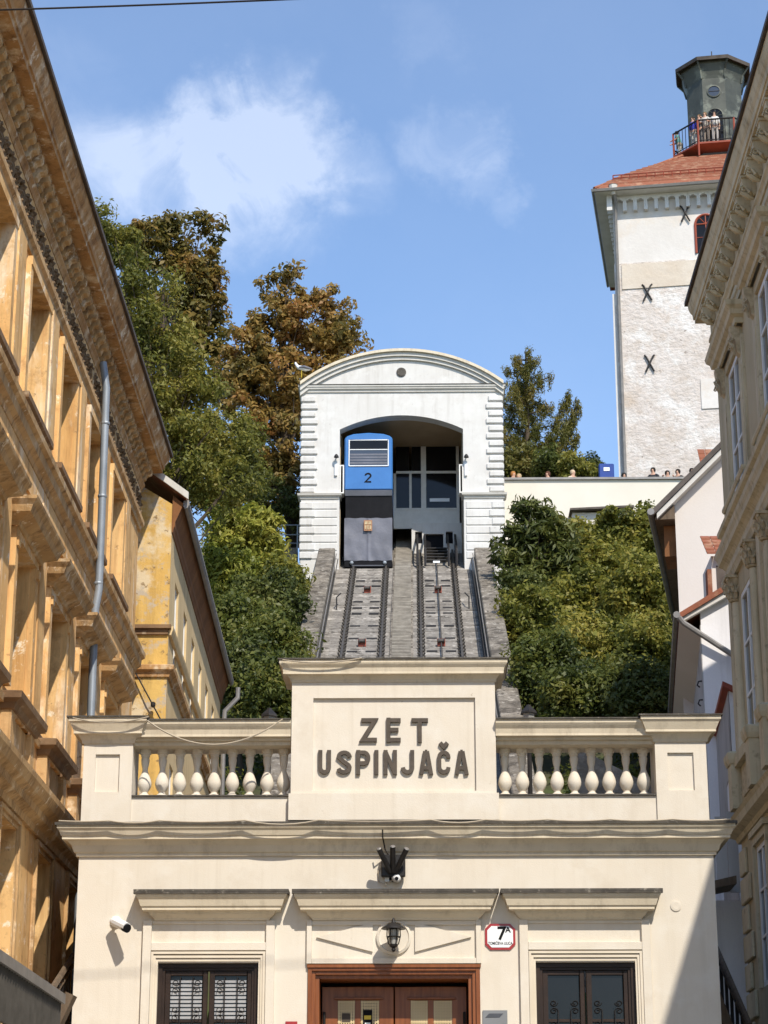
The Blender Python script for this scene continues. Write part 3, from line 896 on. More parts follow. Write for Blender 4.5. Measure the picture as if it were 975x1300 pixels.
# small cover on the right of the facade
p = at(858, 1150, SY)
MB().lathe([(0.07, 0), (0.07, .012), (0.045, .015), (0.0, .013)], FS.P(p.x, 0, p.z), 20, (0, -1, 0)).build('cover_plate', 'cream', st)

# ---- things fixed to the station front
lx, lz = cx, at(500, 1187, SY - .3).z
ln = thing('wall_lantern', 'small black wall lantern with a conical hat above the station door', 'lantern', (lx, SY - .3, lz - .2))
LC = (lx, SY - .30, 0)
MB().lathe([(0.16, lz + .075), (0.155, lz + .085), (0.05, lz + .145), (0.03, lz + .155), (0.02, lz + .19), (0.008, lz + .215)], LC, 16).build('hat', 'iron', ln, smooth=True)
MB().lathe([(0.052, lz - .115), (0.075, lz + .06)], LC, 10).build('glass', 'lampglass', ln, smooth=True)
MB().lathe([(0.012, lz - .21), (0.03, lz - .185), (0.02, lz - .165), (0.055, lz - .14), (0.06, lz - .116)], LC, 12).build('base', 'iron', ln)
c = MB()
for k in range(6):
    t = k / 6 * 2 * math.pi
    c.tube([(lx + .06 * math.cos(t), SY - .3 + .06 * math.sin(t), lz - .12), (lx + .085 * math.cos(t), SY - .3 + .085 * math.sin(t), lz - .02), (lx + .082 * math.cos(t), SY - .3 + .082 * math.sin(t), lz + .078)], 0.007, 4)
c.lathe([(0.088, lz - .03), (0.094, lz - .025), (0.088, lz - .018)], LC, 14)
c.build('cage', 'iron', ln)
c = MB(); c.tube([(lx, SY - .29, lz + .14), (lx, SY - .16, lz + .17), (lx, SY - .05, lz + .09), (lx, SY - .028, lz + .02)], 0.014, 6)
c.lathe([(0.05, 0), (0.05, .02), (0.03, .03)], (lx, SY - .045, lz), 12, (0, -1, 0))
c.build('bracket', 'iron', ln)

p = at(150, 1176, SY)
cc = thing('security_camera', 'white bullet security camera on the wall left of the blinds window', 'camera', (p.x, SY, p.z - .1))
MB().lathe([(0.07, 0), (0.07, .03), (0.045, .05), (0.03, .05)], FS.P(p.x - .03, 0, p.z + .06), 16, (0, -1, 0)).build('mount', 'plastic_w', cc)
MB().tube([FS.P(p.x - .03, .04, p.z + .06), FS.P(p.x - .02, .13, p.z + .05), FS.P(p.x - .01, .16, p.z + .03)], 0.022, 8).build('arm', 'plastic_w', cc)
d0 = Vector((0.22, -0.20, -0.12)).normalized()
q0 = Vector(FS.P(p.x - .06, .12, p.z + .05))
MB().lathe([(0.045, 0), (0.052, .01), (0.052, .26)], q0, 14, d0).build('body', 'plastic_w', cc, smooth=True)
MB().lathe([(0.054, .261), (0.056, .265), (0.056, .33), (0.05, .332)], q0, 14, d0).build('lens_hood', 'black', cc, smooth=True)
sh = MB(); sh.lathe([(0.061, .06), (0.061, .31)], q0 + Vector((0, 0, .012)), 10, d0); sh.build('sunshield', 'plastic_w', cc)

p = at(499, 1100, SY)
fl = thing('spotlight_cluster', 'black spotlight cluster with three tubes below the main cornice', 'spotlight', (p.x, SY, p.z - .2))
MB().fbox(FS, p.x - .15, p.x + .16, 0.05, .14, p.z - .15, p.z + .13).build('housing', 'iron', fl, bevel=0.01)
for dx, dz in ((-.17, .19), (.0, .22), (.17, .19)):
    e = Vector(FS.P(p.x + dx * 1.05, .34, p.z + dz - .02)); s0 = Vector(FS.P(p.x + dx * .2, .15, p.z - .10))
    MB().tube([s0, e], 0.036, 10).build('tube', 'iron', fl, smooth=True)
    MB().tube([e + (e - s0).normalized() * .001, e + (e - s0).normalized() * .012], [0.036, 0.026], 10).build('rim', 'gutter', fl)
MB().fbox(FS, p.x - .05, p.x + .05, 0.0, .05, p.z - .2, p.z + .1).build('bracket', 'iron', fl)
p2 = at(500, 1118, SY)
sc = thing('junction_camera', 'small white camera dome with loose wires under the black spotlights', 'camera', (p2.x, SY, p2.z - .08))
MB().lathe([(0.06, 0), (0.06, .05), (0.05, .09), (0.03, .12)], FS.P(p2.x + .03, 0.05, p2.z + .03), 14, (0.1, -1, -.25)).build('dome', 'plastic_w', sc, smooth=True)
MB().lathe([(0.022, .0), (0.024, .03), (0.018, .034)], FS.P(p2.x + .035, 0.155, p2.z + .005), 10, (0.1, -1, -.25)).build('lens', 'black', sc)
MB().fbox(FS, p2.x - .12, p2.x - .03, 0, .05, p2.z - .02, p2.z + .05).build('box', 'plastic_w', sc, bevel=.005)
w = MB(); w.tube([FS.P(p2.x - .02, .05, p2.z), FS.P(p2.x - .1, .07, p2.z - .06), FS.P(p2.x - .19, .04, p2.z - .02), FS.P(p2.x - .2, .03, p2.z + .12), FS.P(p2.x - .14, .03, p2.z + .2)], 0.008, 5)
w.build('wire', 'cable', sc)
w = MB(); w.tube([FS.P(p.x - .04, .1, p.z + .1), FS.P(p.x - .1, .12, p.z + .2), FS.P(p.x - .13, .30, p.z + .33), FS.P(p.x - .13, .325, p.z + .42)], 0.01, 5)
w.build('wire', 'cable_b', label='dark wire from the cornice edge down to the black spotlights', cat='wire')

# house number plate
c1, c2 = at(615.5, 1173, SY), at(654.5, 1206, SY)
hx, hz = (c1.x + c2.x) / 2, (c1.z + c2.z) / 2
hw, hh, ch_ = (c2.x - c1.x) / 2, (c1.z - c2.z) / 2, 0.065


def octo(w, h, c, o):
    return [FS.P(hx + x, o, hz + z) for x, z in ((-w + c, -h), (w - c, -h), (w, -h + c), (w, h - c), (w - c, h), (-w + c, h), (-w, h - c), (-w, -h + c))]


hp = thing('house_number_plate', 'white enamel house number plate with red border reading 7A', 'sign', (hx, SY, hz - hh))
MB().prism(octo(hw, hh, ch_, 0.005), FS.o * .012).build('border', 'red', hp)
MB().prism(octo(hw - .03, hh - .03, ch_ - .012, 0.018), FS.o * .003).build('plate', 'enamel', hp)
text_mesh('7', FS, hx + .02, hz + .035, 0.235, 0.023, 0.002, 'digit', 'black', hp, bold=0.006)
text_mesh('A', FS, hx + .10, hz + .085, 0.1, 0.023, 0.002, 'letter', 'black', hp, bold=0.003)
text_mesh('TOMIĆEVA ULICA', FS, hx, hz - .085, 0.052, 0.023, 0.002, 'lettering', 'black', hp, sx=0.74, bold=0.001)
p = at(627, 1292, SY)
ns = thing('notice_plate', 'grey metal notice plate beside the door frame, under the house number', 'sign', (p.x, SY, p.z - .5))
MB().fbox(FS, p.x - .14, p.x + .17, 0.004, .02, p.z - .5, p.z + .09).build('plate', 'sign_grey', ns)
zz = MB(); zz.prism([FS.P(p.x - .11, .022, p.z + .0), FS.P(p.x + .07, .022, p.z + .0), FS.P(p.x + .12, .022, p.z + .05), FS.P(p.x - .06, .022, p.z + .05)], FS.o * .002)
zz.build('emblem', 'grey_panel', ns)
p = at(370, 1300, SY)
rn = thing('red_notice', 'small red notice plate left of the wooden door frame', 'sign', (p.x, SY, p.z - .25))
MB().fbox(FS, p.x - .075, p.x + .075, .004, .02, p.z - .25, p.z + .03).build('plate', 'red', rn)
MB().fbox(FS, p.x - .055, p.x + .055, .0205, .022, p.z - .23, p.z - .05).build('panel', 'enamel', rn)

# cables on the facade


def cable(pts, r, m, label, sag=None):
    MB().tube(pts, r, 5).build('cable', m, label=label, cat='cable')


def sagline(a, b, sag, n=12):
    a, b = Vector(a), Vector(b)
    return [a.lerp(b, i / n) - Vector((0, 0, sag * 4 * (i / n) * (1 - i / n))) for i in range(n + 1)]


pts = []
xk = [-4.6, -3.95, -3.3, -2.2, -1.25, 0.2, 0.9, 1.7, 2.5, 3.3, 4.05]
for i in range(len(xk) - 1):
    sg = (0.01, 0.03, 0.02, 0.055, 0.02, 0.04, 0.015, 0.02, 0.02, 0.02)[i]
    l_ = sagline((xk[i], SY - .345, 6.675), (xk[i + 1], SY - .345, 6.675), sg, 6)
    pts += l_ if i == 0 else l_[1:]
cable(pts, 0.011, 'cable', 'pale cable running along the edge of the main cornice')
a_, b_ = at(187, 915, SY - .22), at(359, 913, SY - .22)
cable(sagline(at(187, 915, SY - .25), at(359, 913, SY - .25), 0.33, 16), 0.011, 'cable', 'pale cable hanging slack from left pier cap across the left balusters')
cable(sagline((-4.5, SY - .23, 8.06), (-3.5, SY - .23, 8.07), 0.07, 8), 0.009, 'cable', 'pale cable looped along the left pier cap')
cable(sagline((-1.75, SY - .25, 8.83), (-.7, SY - .25, 8.85), 0.05, 8), 0.009, 'cable', 'thin cable along the sign block cap')
# little lanterns on the roof behind the balustrade
for px, py, lab in ((342, 908, 'small dark lantern behind the left balustrade next to the sign block'), (671, 904, 'small dark lantern behind the right balustrade next to the sign block')):
    p = at(px, py, SY + 4.0)
    t = thing('roof_lantern', lab, 'lantern', (p.x, p.y, 6.66))
    MB().lathe([(0.14, p.z - .03), (0.13, p.z), (0.05, p.z + .08), (0.03, p.z + .11)], (p.x, p.y, 0), 6).build('hat', 'iron', t)
    MB().lathe([(0.07, p.z - .25), (0.10, p.z - .031)], (p.x, p.y, 0), 6).build('glass', 'lampglass', t)
    MB().tube([(p.x, p.y, 6.66), (p.x, p.y, p.z - .251)], 0.035, 8).build('post', 'iron', t)

# ------------------------------------------------------------------ left ochre building
XL = -5.0
FL = Fr((XL, 0), (0, 1), (1, 0))
LE0, LE1 = 12.0, 37.25
lb = thing('ochre_apartment_house', 'weathered ochre apartment house with ornate cornice on the left side of the street', 'building', (XL - 4, 25, 0))
PIT = 2.645
wy = [25.62 + PIT * k for k in range(-4, 5)]          # near jambs
WW = 1.3
TOPW = [(y, y + WW, 11.72, 13.52) for y in wy if y + WW < LE1]
MIDW = [(y, y + WW - .05, 7.95, 9.85) for y in wy if y + WW < LE1]
LOWW = [(y + .1, y + WW - .05, 4.3, 6.42) for y in wy if y + WW < LE1]
mb = MB()
mb.wall(FL, LE0, LE1, 0, 15.0, TOPW + MIDW + LOWW, 0.36)
mb.box(XL - 9, XL - .001, LE1 - .01, LE1, 0, 15.0)
mb.box(XL - 9, XL - .001, LE0, LE0 + .01, 0, 15.0)
mb.build('wall', 'ochre', lb)
mb = MB()
mb.prism([(XL + .5, LE0, 15.36), (XL - 4.5, LE0, 18.2), (XL - 9.5, LE0, 15.36), (XL - 9.5, LE0, 15.2), (XL - 4.5, LE0, 18.0), (XL + .4, LE0, 15.3)], (0, LE1 - LE0, 0))
mb.build('roof', 'tile', lb)
for hs, lvl in ((TOPW, 0), (MIDW, 1), (LOWW, 2)):
    for (a, b, c, d) in hs:
        if b < 20.5: continue
        window_unit(FL, lb, a, b, c, d, -0.27, 'wood_grey', 'glass', 0.08, 2, (0.66,), 0.05)
        s = MB()
        if lvl == 0:
            s.fbox(FL, a - .17, a - .01, 0, .07, c, d + .0); s.fbox(FL, b + .01, b + .17, 0, .07, c, d + .0)
            s.fbox(FL, a - .17, b + .17, 0, .085, d + .001, d + .12)
            s.build('window_surround', 'ochre', lb)
            s = MB().sweep(FL, [(a - .22, 0), (a - .22, .06), (b + .22, .06), (b + .22, 0)], [(0, 11.52), (.02, 11.52), (.05, 11.58), (.10, 11.62), (.10, 11.70), (0, 11.715)])
            s.build('sill', 'sill_top', lb)
        elif lvl == 1:
            s.fbox(FL, a - .19, a - .02, 0, .08, c, d); s.fbox(FL, b + .02, b + .19, 0, .08, c, d)
            s.fbox(FL, a - .19, b + .19, 0, .08, d + .001, d + .10)
            s.fbox(FL, a - .17, a - .04, 0.081, .11, d - .14, d - .02); s.fbox(FL, b + .04, b + .17, 0.081, .11, d - .14, d - .02)
            s.build('window_surround', 'ochre', lb)
            h = MB().sweep(FL, [(a - .22, 0), (a - .22, .08), (b + .22, .08), (b + .22, 0)], [(0, d + .101), (.03, d + .101), (.05, d + .15), (.09, d + .17), (.20, d + .22), (.23, d + .30), (.28, d + .36), (.29, d + .40), (0, d + .44)])
            h.build('window_hood', 'ochre_dark', lb)
            # pedestal panel with cap under the window
            ped = MB(); ped.fbox(FL, a - .2, a + .06, 0, .14, 7.06, 7.62); ped.fbox(FL, b - .06, b + .2, 0, .14, 7.06, 7.62); ped.fbox(FL, a + .061, b - .061, 0, .07, 7.06, 7.62)
            ped.build('pedestal', 'ochre_dark', lb)
            cp = MB().sweep(FL, [(a - .2, 0), (a - .2, .14), (b + .2, .14), (b + .2, 0)], [(0, 7.621), (.03, 7.63), (.06, 7.70), (.13, 7.74), (.14, 7.82), (0, 7.86)])
            cp.build('sill', 'sill_top', lb)
        else:
            for k, (w_, o_) in enumerate(((.12, .05), (.06, .02))):
                s.ring(FL, a - w_, b + w_, c, d + w_, .055, 0.0, o_, 'LRT')
            s.build('window_surround', 'ochre_dark', lb)
# pilaster strips between the windows
for y in wy:
    for z0, z1 in ((11.9, 13.72), (8.0, 10.9)):
        if y - .85 > LE0 and y < LE1:
            MB().fbox(FL, y - .92, y - .42, 0, .05, z0, z1).build('pilaster_strip', 'ochre', lb)
ext = [(LE0, 0), (LE1 + .12, 0), (LE1 + .12, -1.5)]


def lrun(name, m, prof, parent=lb, far=0.0):
    return MB().sweep(FL, [(LE0, 0), (LE1 + far, 0), (LE1 + far, -1.2)], prof).build(name, m, parent)


lrun('string_course', 'ochre_dark', [(0, 11.1), (.04, 11.1), (.06, 11.16), (.12, 11.22), (.13, 11.34), (.18, 11.38), (.19, 11.46), (0, 11.50)])
lrun('string_band', 'ochre', [(0, 10.72), (.03, 10.72), (.03, 11.09), (0, 11.09)])
lrun('lower_cornice', 'ochre_dark', [(0, 6.58), (.05, 6.58), (.07, 6.66), (.16, 6.72), (.18, 6.80), (.26, 6.86), (.31, 6.96), (.32, 7.03), (0, 7.05)])
lrun('lower_band', 'ochre_dark', [(0, 7.70), (.05, 7.70), (.07, 7.78), (0, 7.80)])
arch = lrun('architrave', 'ochre_dark', [(0, 13.72), (.04, 13.72), (.05, 13.80), (.09, 13.84), (.09, 13.93), (0, 13.95)])
cor = lrun('cornice', 'cornice_l', [(0, 14.50), (.03, 14.50), (.05, 14.56), (.08, 14.60), (.08, 14.635), (.0, 14.64), (.0, 14.842), (.10, 14.85), (.12, 14.88), (.20, 14.90), (.20, 14.94), (.36, 14.955),
                                  (.36, 15.03), (.385, 15.04), (.40, 15.12), (.45, 15.20), (.475, 15.28), (.475, 15.335), (0, 15.345)])
MB().sweep(FL, [(LE0, 0), (LE1, 0), (LE1, -1.2)], [(.30, 15.347), (.50, 15.337), (.505, 15.32), (.525, 15.32), (.525, 15.39), (.30, 15.41)]).build('gutter', 'darkroof', lb)
s = MB()                                             # row of beads under the corona
y = LE0 + .1
while y < LE1:
    s.fbox(FL, y, y + .035, .121, .165, 14.86, 14.898)
    y += .07
s.build('bead_row', 'ochre_dark', lb, kind='stuff')
# modillions: S-shaped blocks
prof = [(-.05, 0.0), (.03, 0.0), (.065, .015), (.075, .055), (.10, .085), (.15, .095), (.175, .125), (.175, .188), (-.05, .188)]
mm = MB()
mm.prism([(x, -.078, z) for x, z in prof], (0, .156, 0))
mm.prism([(-.05, -.09, .189), (.185, -.09, .189), (.185, -.09, .196), (-.05, -.09, .196)], (0, .18, 0))
mod = local_mesh(mm, 'modillion', 'ochre_dark')  # toned lighter than the cornice behind so the shaded gaps look deeper
y = 20.3
while y < LE1 + .05:
    inst('modillion', mod, lb, (XL + .051, y, 14.648))
    y += .295
# scroll frieze
sm = MB()
for sg, off in ((1, 0.0), (-1, .29)):
    pts = []
    for i in range(22):
        t = i / 21 * 2 * math.pi * 1.6
        rr = 0.115 * (1 - i / 27)
        pts.append((0.02 + .012 * math.sin(i), off + rr * math.cos(t + sg), sg * rr * math.sin(t + sg)))
    sm.tube(pts, [.026 - .0006 * i for i in range(22)], 5)
    for k in range(7):
        t = k * 0.95 + sg
        c = Vector((.02, off + .10 * math.cos(t), .10 * math.sin(t)))
        sm.tube([c, c + Vector((.03, .04 * math.cos(t + .8), .04 * math.sin(t + .8))), c + Vector((.01, .07 * math.cos(t + 1.2), .07 * math.sin(t + 1.2)))], [.022, .026, .005], 5)
scr = local_mesh(sm, 'frieze_scroll', 'orn_dark')
y = 20.5
while y < LE1 - .3:
    inst('frieze_scroll', scr, lb, (XL + .008, y, 14.115), scale=(1.2, 1.3, 1.32))
    y += .76
lrun('frieze_band', 'ochre', [(0, 14.30), (.02, 14.30), (.02, 14.495), (0, 14.495)])
for y in [20.3 + 2.645 * k / 1 for k in range(7)]:
    MB().fbox(FL, y - .07, y + .07, 0, .07, 13.96, 14.30).build('frieze_block', 'ochre_dark', lb)
# scroll bracket between top windows
# drainpipe
DPY = 31.45
dp = MB(); dp.tube([FL.P(DPY, .12, 14.62), FL.P(DPY, .19, 14.2), FL.P(DPY, .21, 11.2), FL.P(DPY, .21, 10.9), FL.P(DPY, .17, 10.6), FL.P(DPY, .17, 7.3), FL.P(DPY, .36, 7.1), FL.P(DPY, .36, 6.6), FL.P(DPY, .12, 6.3), FL.P(DPY, .12, 2.6)], 0.06, 10)
dpo = dp.build('drainpipe', 'galv', lb, smooth=True)
for z in (13.6, 12.4, 11.0):
    MB().lathe([(0.068, -.02), (0.072, 0), (0.068, .02)], FL.P(DPY, .20, z), 10).build('pipe_collar', 'galv', dpo)
# sheet awning over the ground floor
aw = thing('sheet_awning', 'dark grey corrugated sheet awning fixed low on the ochre house', 'awning', (-4.5, 22, 3.6))
s = MB()
P0, P1 = Vector((-4.0, 16.0)), Vector((-4.0, 24.6))
n = 120
for i in range(n):
    y0 = 16.0 + 8.6 * i / n; y1 = 16.0 + 8.6 * (i + 1) / n
    o0 = -4.0 + (.045 if i % 2 else 0)
    o1 = -4.0 + (.0 if i % 2 else .045)
    s.hexa([(o0 - .02, y0, 3.55), (o1 - .02, y1, 3.55), (o1, y1, 3.55), (o0, y0, 3.55), (o0 - .02, y0, 4.06), (o1 - .02, y1, 4.06), (o1, y1, 4.06), (o0, y0, 4.06)])
s.build('corrugated_fascia', 'awn', aw)
s = MB(); s.box(-4.05, -3.93, 16, 24.66, 4.062, 4.17); s.build('top_rail', 'gutter', aw)
s = MB(); s.hexa([(-4.99, 16, 4.3), (-4.06, 16, 4.06), (-4.06, 24.6, 4.06), (-4.99, 24.6, 4.3), (-4.99, 16, 4.34), (-4.06, 16, 4.10), (-4.06, 24.6, 4.10), (-4.99, 24.6, 4.34)]); s.build('roof_sheet', 'awn', aw)

# ------------------------------------------------------------------ yellow house behind it
ya = R(1.15)
yu, yo = (-math.sin(ya), math.cos(ya)), (math.cos(ya), math.sin(ya))
FY = Fr((-4.47, 37.9), yu, yo)                      # street side: u goes back
yb = thing('yellow_house', 'peeling yellow house with brown soffit standing behind the ochre apartment house', 'building', (-7.5, 44, 2))
FYF = Fr((-4.47, 37.9), yo, (math.sin(ya), -math.cos(ya)))     # gable front: u to the right is +
YLN = 13.5
wins = []
for py_, (x0, x1) in enumerate(((1.0, 1.75), (2.95, 3.7), (4.9, 5.65), (6.85, 7.6), (8.8, 9.55), (10.75, 11.5))):
    wins.append((x0, x1, 11.55, 13.25))
    wins.append((x0, x1, 8.0, 9.8))
mb = MB()
mb.wall(FY, 0, YLN, 2, 14.1, wins, 0.16)
mb.fbox(FY, YLN - .01, YLN, -7, -.001, 2, 14.1)
mb.build('side_wall', 'yellow_side', yb)
mb = MB()
P = FYF.P
mb.prism([P(-7, -.001, 2), P(-.002, -.001, 2), P(-.002, -.001, 14.45), P(-.72, -.001, 14.9), P(-3.5, -.001, 17.3), P(-7, -.001, 14.4)], FYF.o * -.01)
mb.build('gable_wall', 'yellow', yb)
mb = MB(); mb.fbox(FYF, -7.1, -.004, 0.0, .05, 11.95, 12.05); mb.fbox(FYF, -7.1, .05, 0.0, .11, 12.051, 12.12)
mb.build('string_course', 'sill_top', yb)
mb = MB().sweep(FYF, [(-7, 0), (.0, 0), (.0, -YLN)], [(0, 11.16), (.04, 11.16), (.06, 11.24), (.12, 11.28), (.13, 11.36), (0, 11.40)])
mb.build('lower_string_course', 'cornice_l', yb)
MB().sweep(FYF, [(0.0, 0), (.0, -YLN)], [(0.001, 11.95), (.05, 11.95), (.08, 12.05), (.09, 12.11), (0.001, 12.12)]).build('sill_course', 'yellow_side', yb)
mb = MB()                                            # eave: moulding and sloped soffit
mb.sweep(FY, [(-.02, 0), (YLN + .1, 0)], [(0, 13.9), (.02, 13.9), (.035, 13.98), (.055, 14.02), (.06, 14.10), (.18, 14.40), (.20, 14.46), (0, 14.62)])
mb.build('eave_soffit', 'soffit', yb)
mb = MB().sweep(FY, [(-.02, 0), (YLN + .12, 0)], [(.201, 14.40), (.23, 14.36), (.28, 14.38), (.31, 14.45), (.30, 14.53), (.201, 14.51)])
gt = mb.build('gutter', 'gutter', yb)
MB().tube([FY.P(YLN + .02, .42, 14.3), FY.P(YLN + .02, .42, 14.05), FY.P(YLN - .05, .12, 13.7), FY.P(YLN - .05, .1, 13.3), FY.P(YLN - .05, .1, 5)], .06, 8).build('downpipe', 'gutter', yb, smooth=True)
mb = MB()
Q = FY.P
mb.hexa([Q(-.1, .26, 14.52), Q(YLN + .1, .26, 14.52), Q(YLN + .1, -3.5, 17.35), Q(-.1, -3.5, 17.35), Q(-.1, .26, 14.60), Q(YLN + .1, .26, 14.60), Q(YLN + .1, -3.5, 17.45), Q(-.1, -3.5, 17.45)])
mb.hexa([Q(-.1, -7.4, 14.42), Q(YLN + .1, -7.4, 14.42), Q(YLN + .1, -3.501, 17.35), Q(-.1, -3.501, 17.35), Q(-.1, -7.4, 14.50), Q(YLN + .1, -7.4, 14.50), Q(YLN + .1, -3.501, 17.45), Q(-.1, -3.501, 17.45)])
mb.build('roof', 'tile', yb)
mb = MB(); mb.hexa([Q(-.16, .30, 14.50), Q(-.101, .30, 14.50), Q(-.101, -3.5, 17.36), Q(-.16, -3.5, 17.36), Q(-.16, .30, 14.64), Q(-.101, .30, 14.64), Q(-.101, -3.5, 17.5), Q(-.16, -3.5, 17.5)])
mb.build('verge_board', 'white_trim', yb)
for a, b, c, d in wins:
    window_unit(FY, yb, a, b, c, d, -0.04, 'white_paint', 'glass_sky', 0.06, 2, (0.5,), 0.04)
# wire with an insulator on the yellow gable
w = MB(); w.tube([P(-.55, .1, 11.2), P(-.30, .14, 10.75), P(-.02, .1, 10.25), P(.4, .1, 9.9)], .014, 5)
w.lathe([(.03, -.05), (.045, -.02), (.045, .03), (.02, .05)], P(-.22, .14, 10.62), 8)
w.build('wire', 'cable_b', label='dark wire with an insulator in front of the yellow gable', cat='wire')

# ------------------------------------------------------------------ right olive palace
XR = 5.6
FRt = Fr((XR, 0), (0, 1), (-1, 0))
RE0, RE1 = 27.4, 37.15
rb = thing('palace_facade_house', 'shaded olive-brown palace with bracketed eaves and tall windows on the right', 'building', (XR + 4, 32, 0))
RP = 3.5
rw = [34.35 - RP * k for k in range(0, 2)]            # near jambs
TOPR = [(y, y + 1.45, 13.75, 16.1) for y in rw]
MIDR = [(y, y + 1.45, 9.35, 12.05) for y in rw]
LOWR = [(y + .1, y + 1.25, 5.4, 7.65) for y in rw]
mb = MB()
mb.wall(FRt, RE0, RE1, 0, 17.6, TOPR + MIDR + LOWR, 0.30)
mb.box(XR + .001, XR + 9, RE1 - .01, RE1, 0, 17.6)
mb.box(XR + .001, XR + 9, RE0, RE0 + .01, 0, 17.6)
mb.build('wall', 'olive_wall', rb)
mb = MB()
mb.prism([(XR - .4, RE0, 18.42), (XR + 4.5, RE0, 21.0), (XR + 9.4, RE0, 18.4), (XR + 9.4, RE0, 18.2), (XR + 4.5, RE0, 20.8), (XR - .3, RE0, 18.32)], (0, RE1 + .5 - RE0, 0))
mb.build('roof', 'tile', rb)


def rrun(name, m, prof, far=0.0, parent=rb):
    # frame is mirrored: walk u downwards so that the corner return stays outside
    return MB().sweep(FRt, [(RE0, 0), (RE1 + far, 0), (RE1 + far, -1.2)], prof).build(name, m, parent)


rrun('eave', 'olive', [(0, 17.30), (.03, 17.30), (.05, 17.36), (.09, 17.40), (.09, 17.45), (.05, 17.46), (.05, 17.86), (.30, 17.88), (.30, 17.95), (.325, 17.96), (.335, 18.06), (.37, 18.12), (.40, 18.22), (.405, 18.30), (0, 18.32)], 0.12)
MB().sweep(FRt, [(RE0, 0), (RE1 + .12, 0), (RE1 + .12, -1.2)], [(.30, 18.323), (.42, 18.31), (.43, 18.30), (.46, 18.30), (.46, 18.38), (.30, 18.40)]).build('gutter', 'darkroof', rb)
# carved eave brackets
bm_ = MB()
bm_.prism([(0, -.10, 0), (-.04, -.10, -.02), (-.20, -.10, .12), (-.23, -.10, .20), (-.23, -.10, .27), (0, -.10, .27)], (0, .2, 0))
bm_.prism([(0, -.13, .271), (-.245, -.13, .271), (-.245, -.13, .31), (0, -.13, .31)], (0, .26, 0))
for dy in (-.075, .0, .075):
    pts = []
    for i in range(13):
        t = i / 12 * 2 * math.pi * 1.25
        rr = .06 * (1 - i / 17)
        pts.append((-.20 - rr * math.cos(t), dy, .10 + rr * math.sin(t)))
    bm_.tube(pts, .016, 4)
bm_.tube([(-.03, 0, -.05), (-.09, 0, -.02), (-.16, 0, .03), (-.24, 0, .07)], [.02, .05, .06, .03], 6)
for sg in (-1, 1):
    bm_.tube([(-.07, .04 * sg, .0), (-.12, .12 * sg, .02), (-.18, .13 * sg, .10)], [.02, .035, .01], 5)
brk = local_mesh(bm_, 'eave_bracket', 'olive', smooth=True)
for k in range(15):
    y = 36.72 - .635 * k
    inst('eave_bracket', brk, rb, (XR - .052, y, 17.545))
rrun('architrave', 'olive', [(0, 16.85), (.03, 16.85), (.04, 16.95), (.07, 16.98), (.07, 17.1), (0, 17.12)])
rrun('sill_course', 'olive', [(0, 13.42), (.04, 13.42), (.06, 13.5), (.12, 13.54), (.13, 13.62), (0, 13.66)], .04)
rrun('main_string_course', 'olive', [(0, 12.78), (.03, 12.78), (.04, 12.86), (.09, 12.92), (.15, 12.96), (.16, 13.05), (.19, 13.12), (.20, 13.2), (0, 13.24)], -.1)
rrun('frieze_mould', 'olive', [(0, 12.48), (.06, 12.48), (.08, 12.56), (.10, 12.6), (.10, 12.7), (0, 12.72)], .04)
rrun('balcony_string_course', 'olive', [(0, 8.0), (.05, 8.0), (.08, 8.08), (.20, 8.14), (.22, 8.26), (.26, 8.32), (0, 8.36)], .08)
# console leaf
lf = MB()
lf.prism([(0, -.09, 0), (-.05, -.09, .05), (-.07, -.09, .25), (-.15, -.09, .40), (-.16, -.09, .52), (0, -.09, .52)], (0, .18, 0))
for dz, r_ in ((.42, .055), (.30, .045), (.16, .035)):
    for dy in (-.05, .05):
        pts = []
        for i in range(11):
            t = i / 10 * 2 * math.pi * 1.2
            rr = r_ * (1 - i / 15)
            pts.append((-.12 - (dz - .4) * -.15 - .02 * math.cos(t), dy + rr * math.cos(t) * .9, dz + rr * math.sin(t)))
        lf.tube(pts, .013, 4)
lf.tube([(-.08, 0, .02), (-.10, 0, .12), (-.12, 0, .2), (-.18, 0, .3)], [.015, .03, .04, .015], 5)
con = local_mesh(lf, 'console', 'orn', smooth=True)
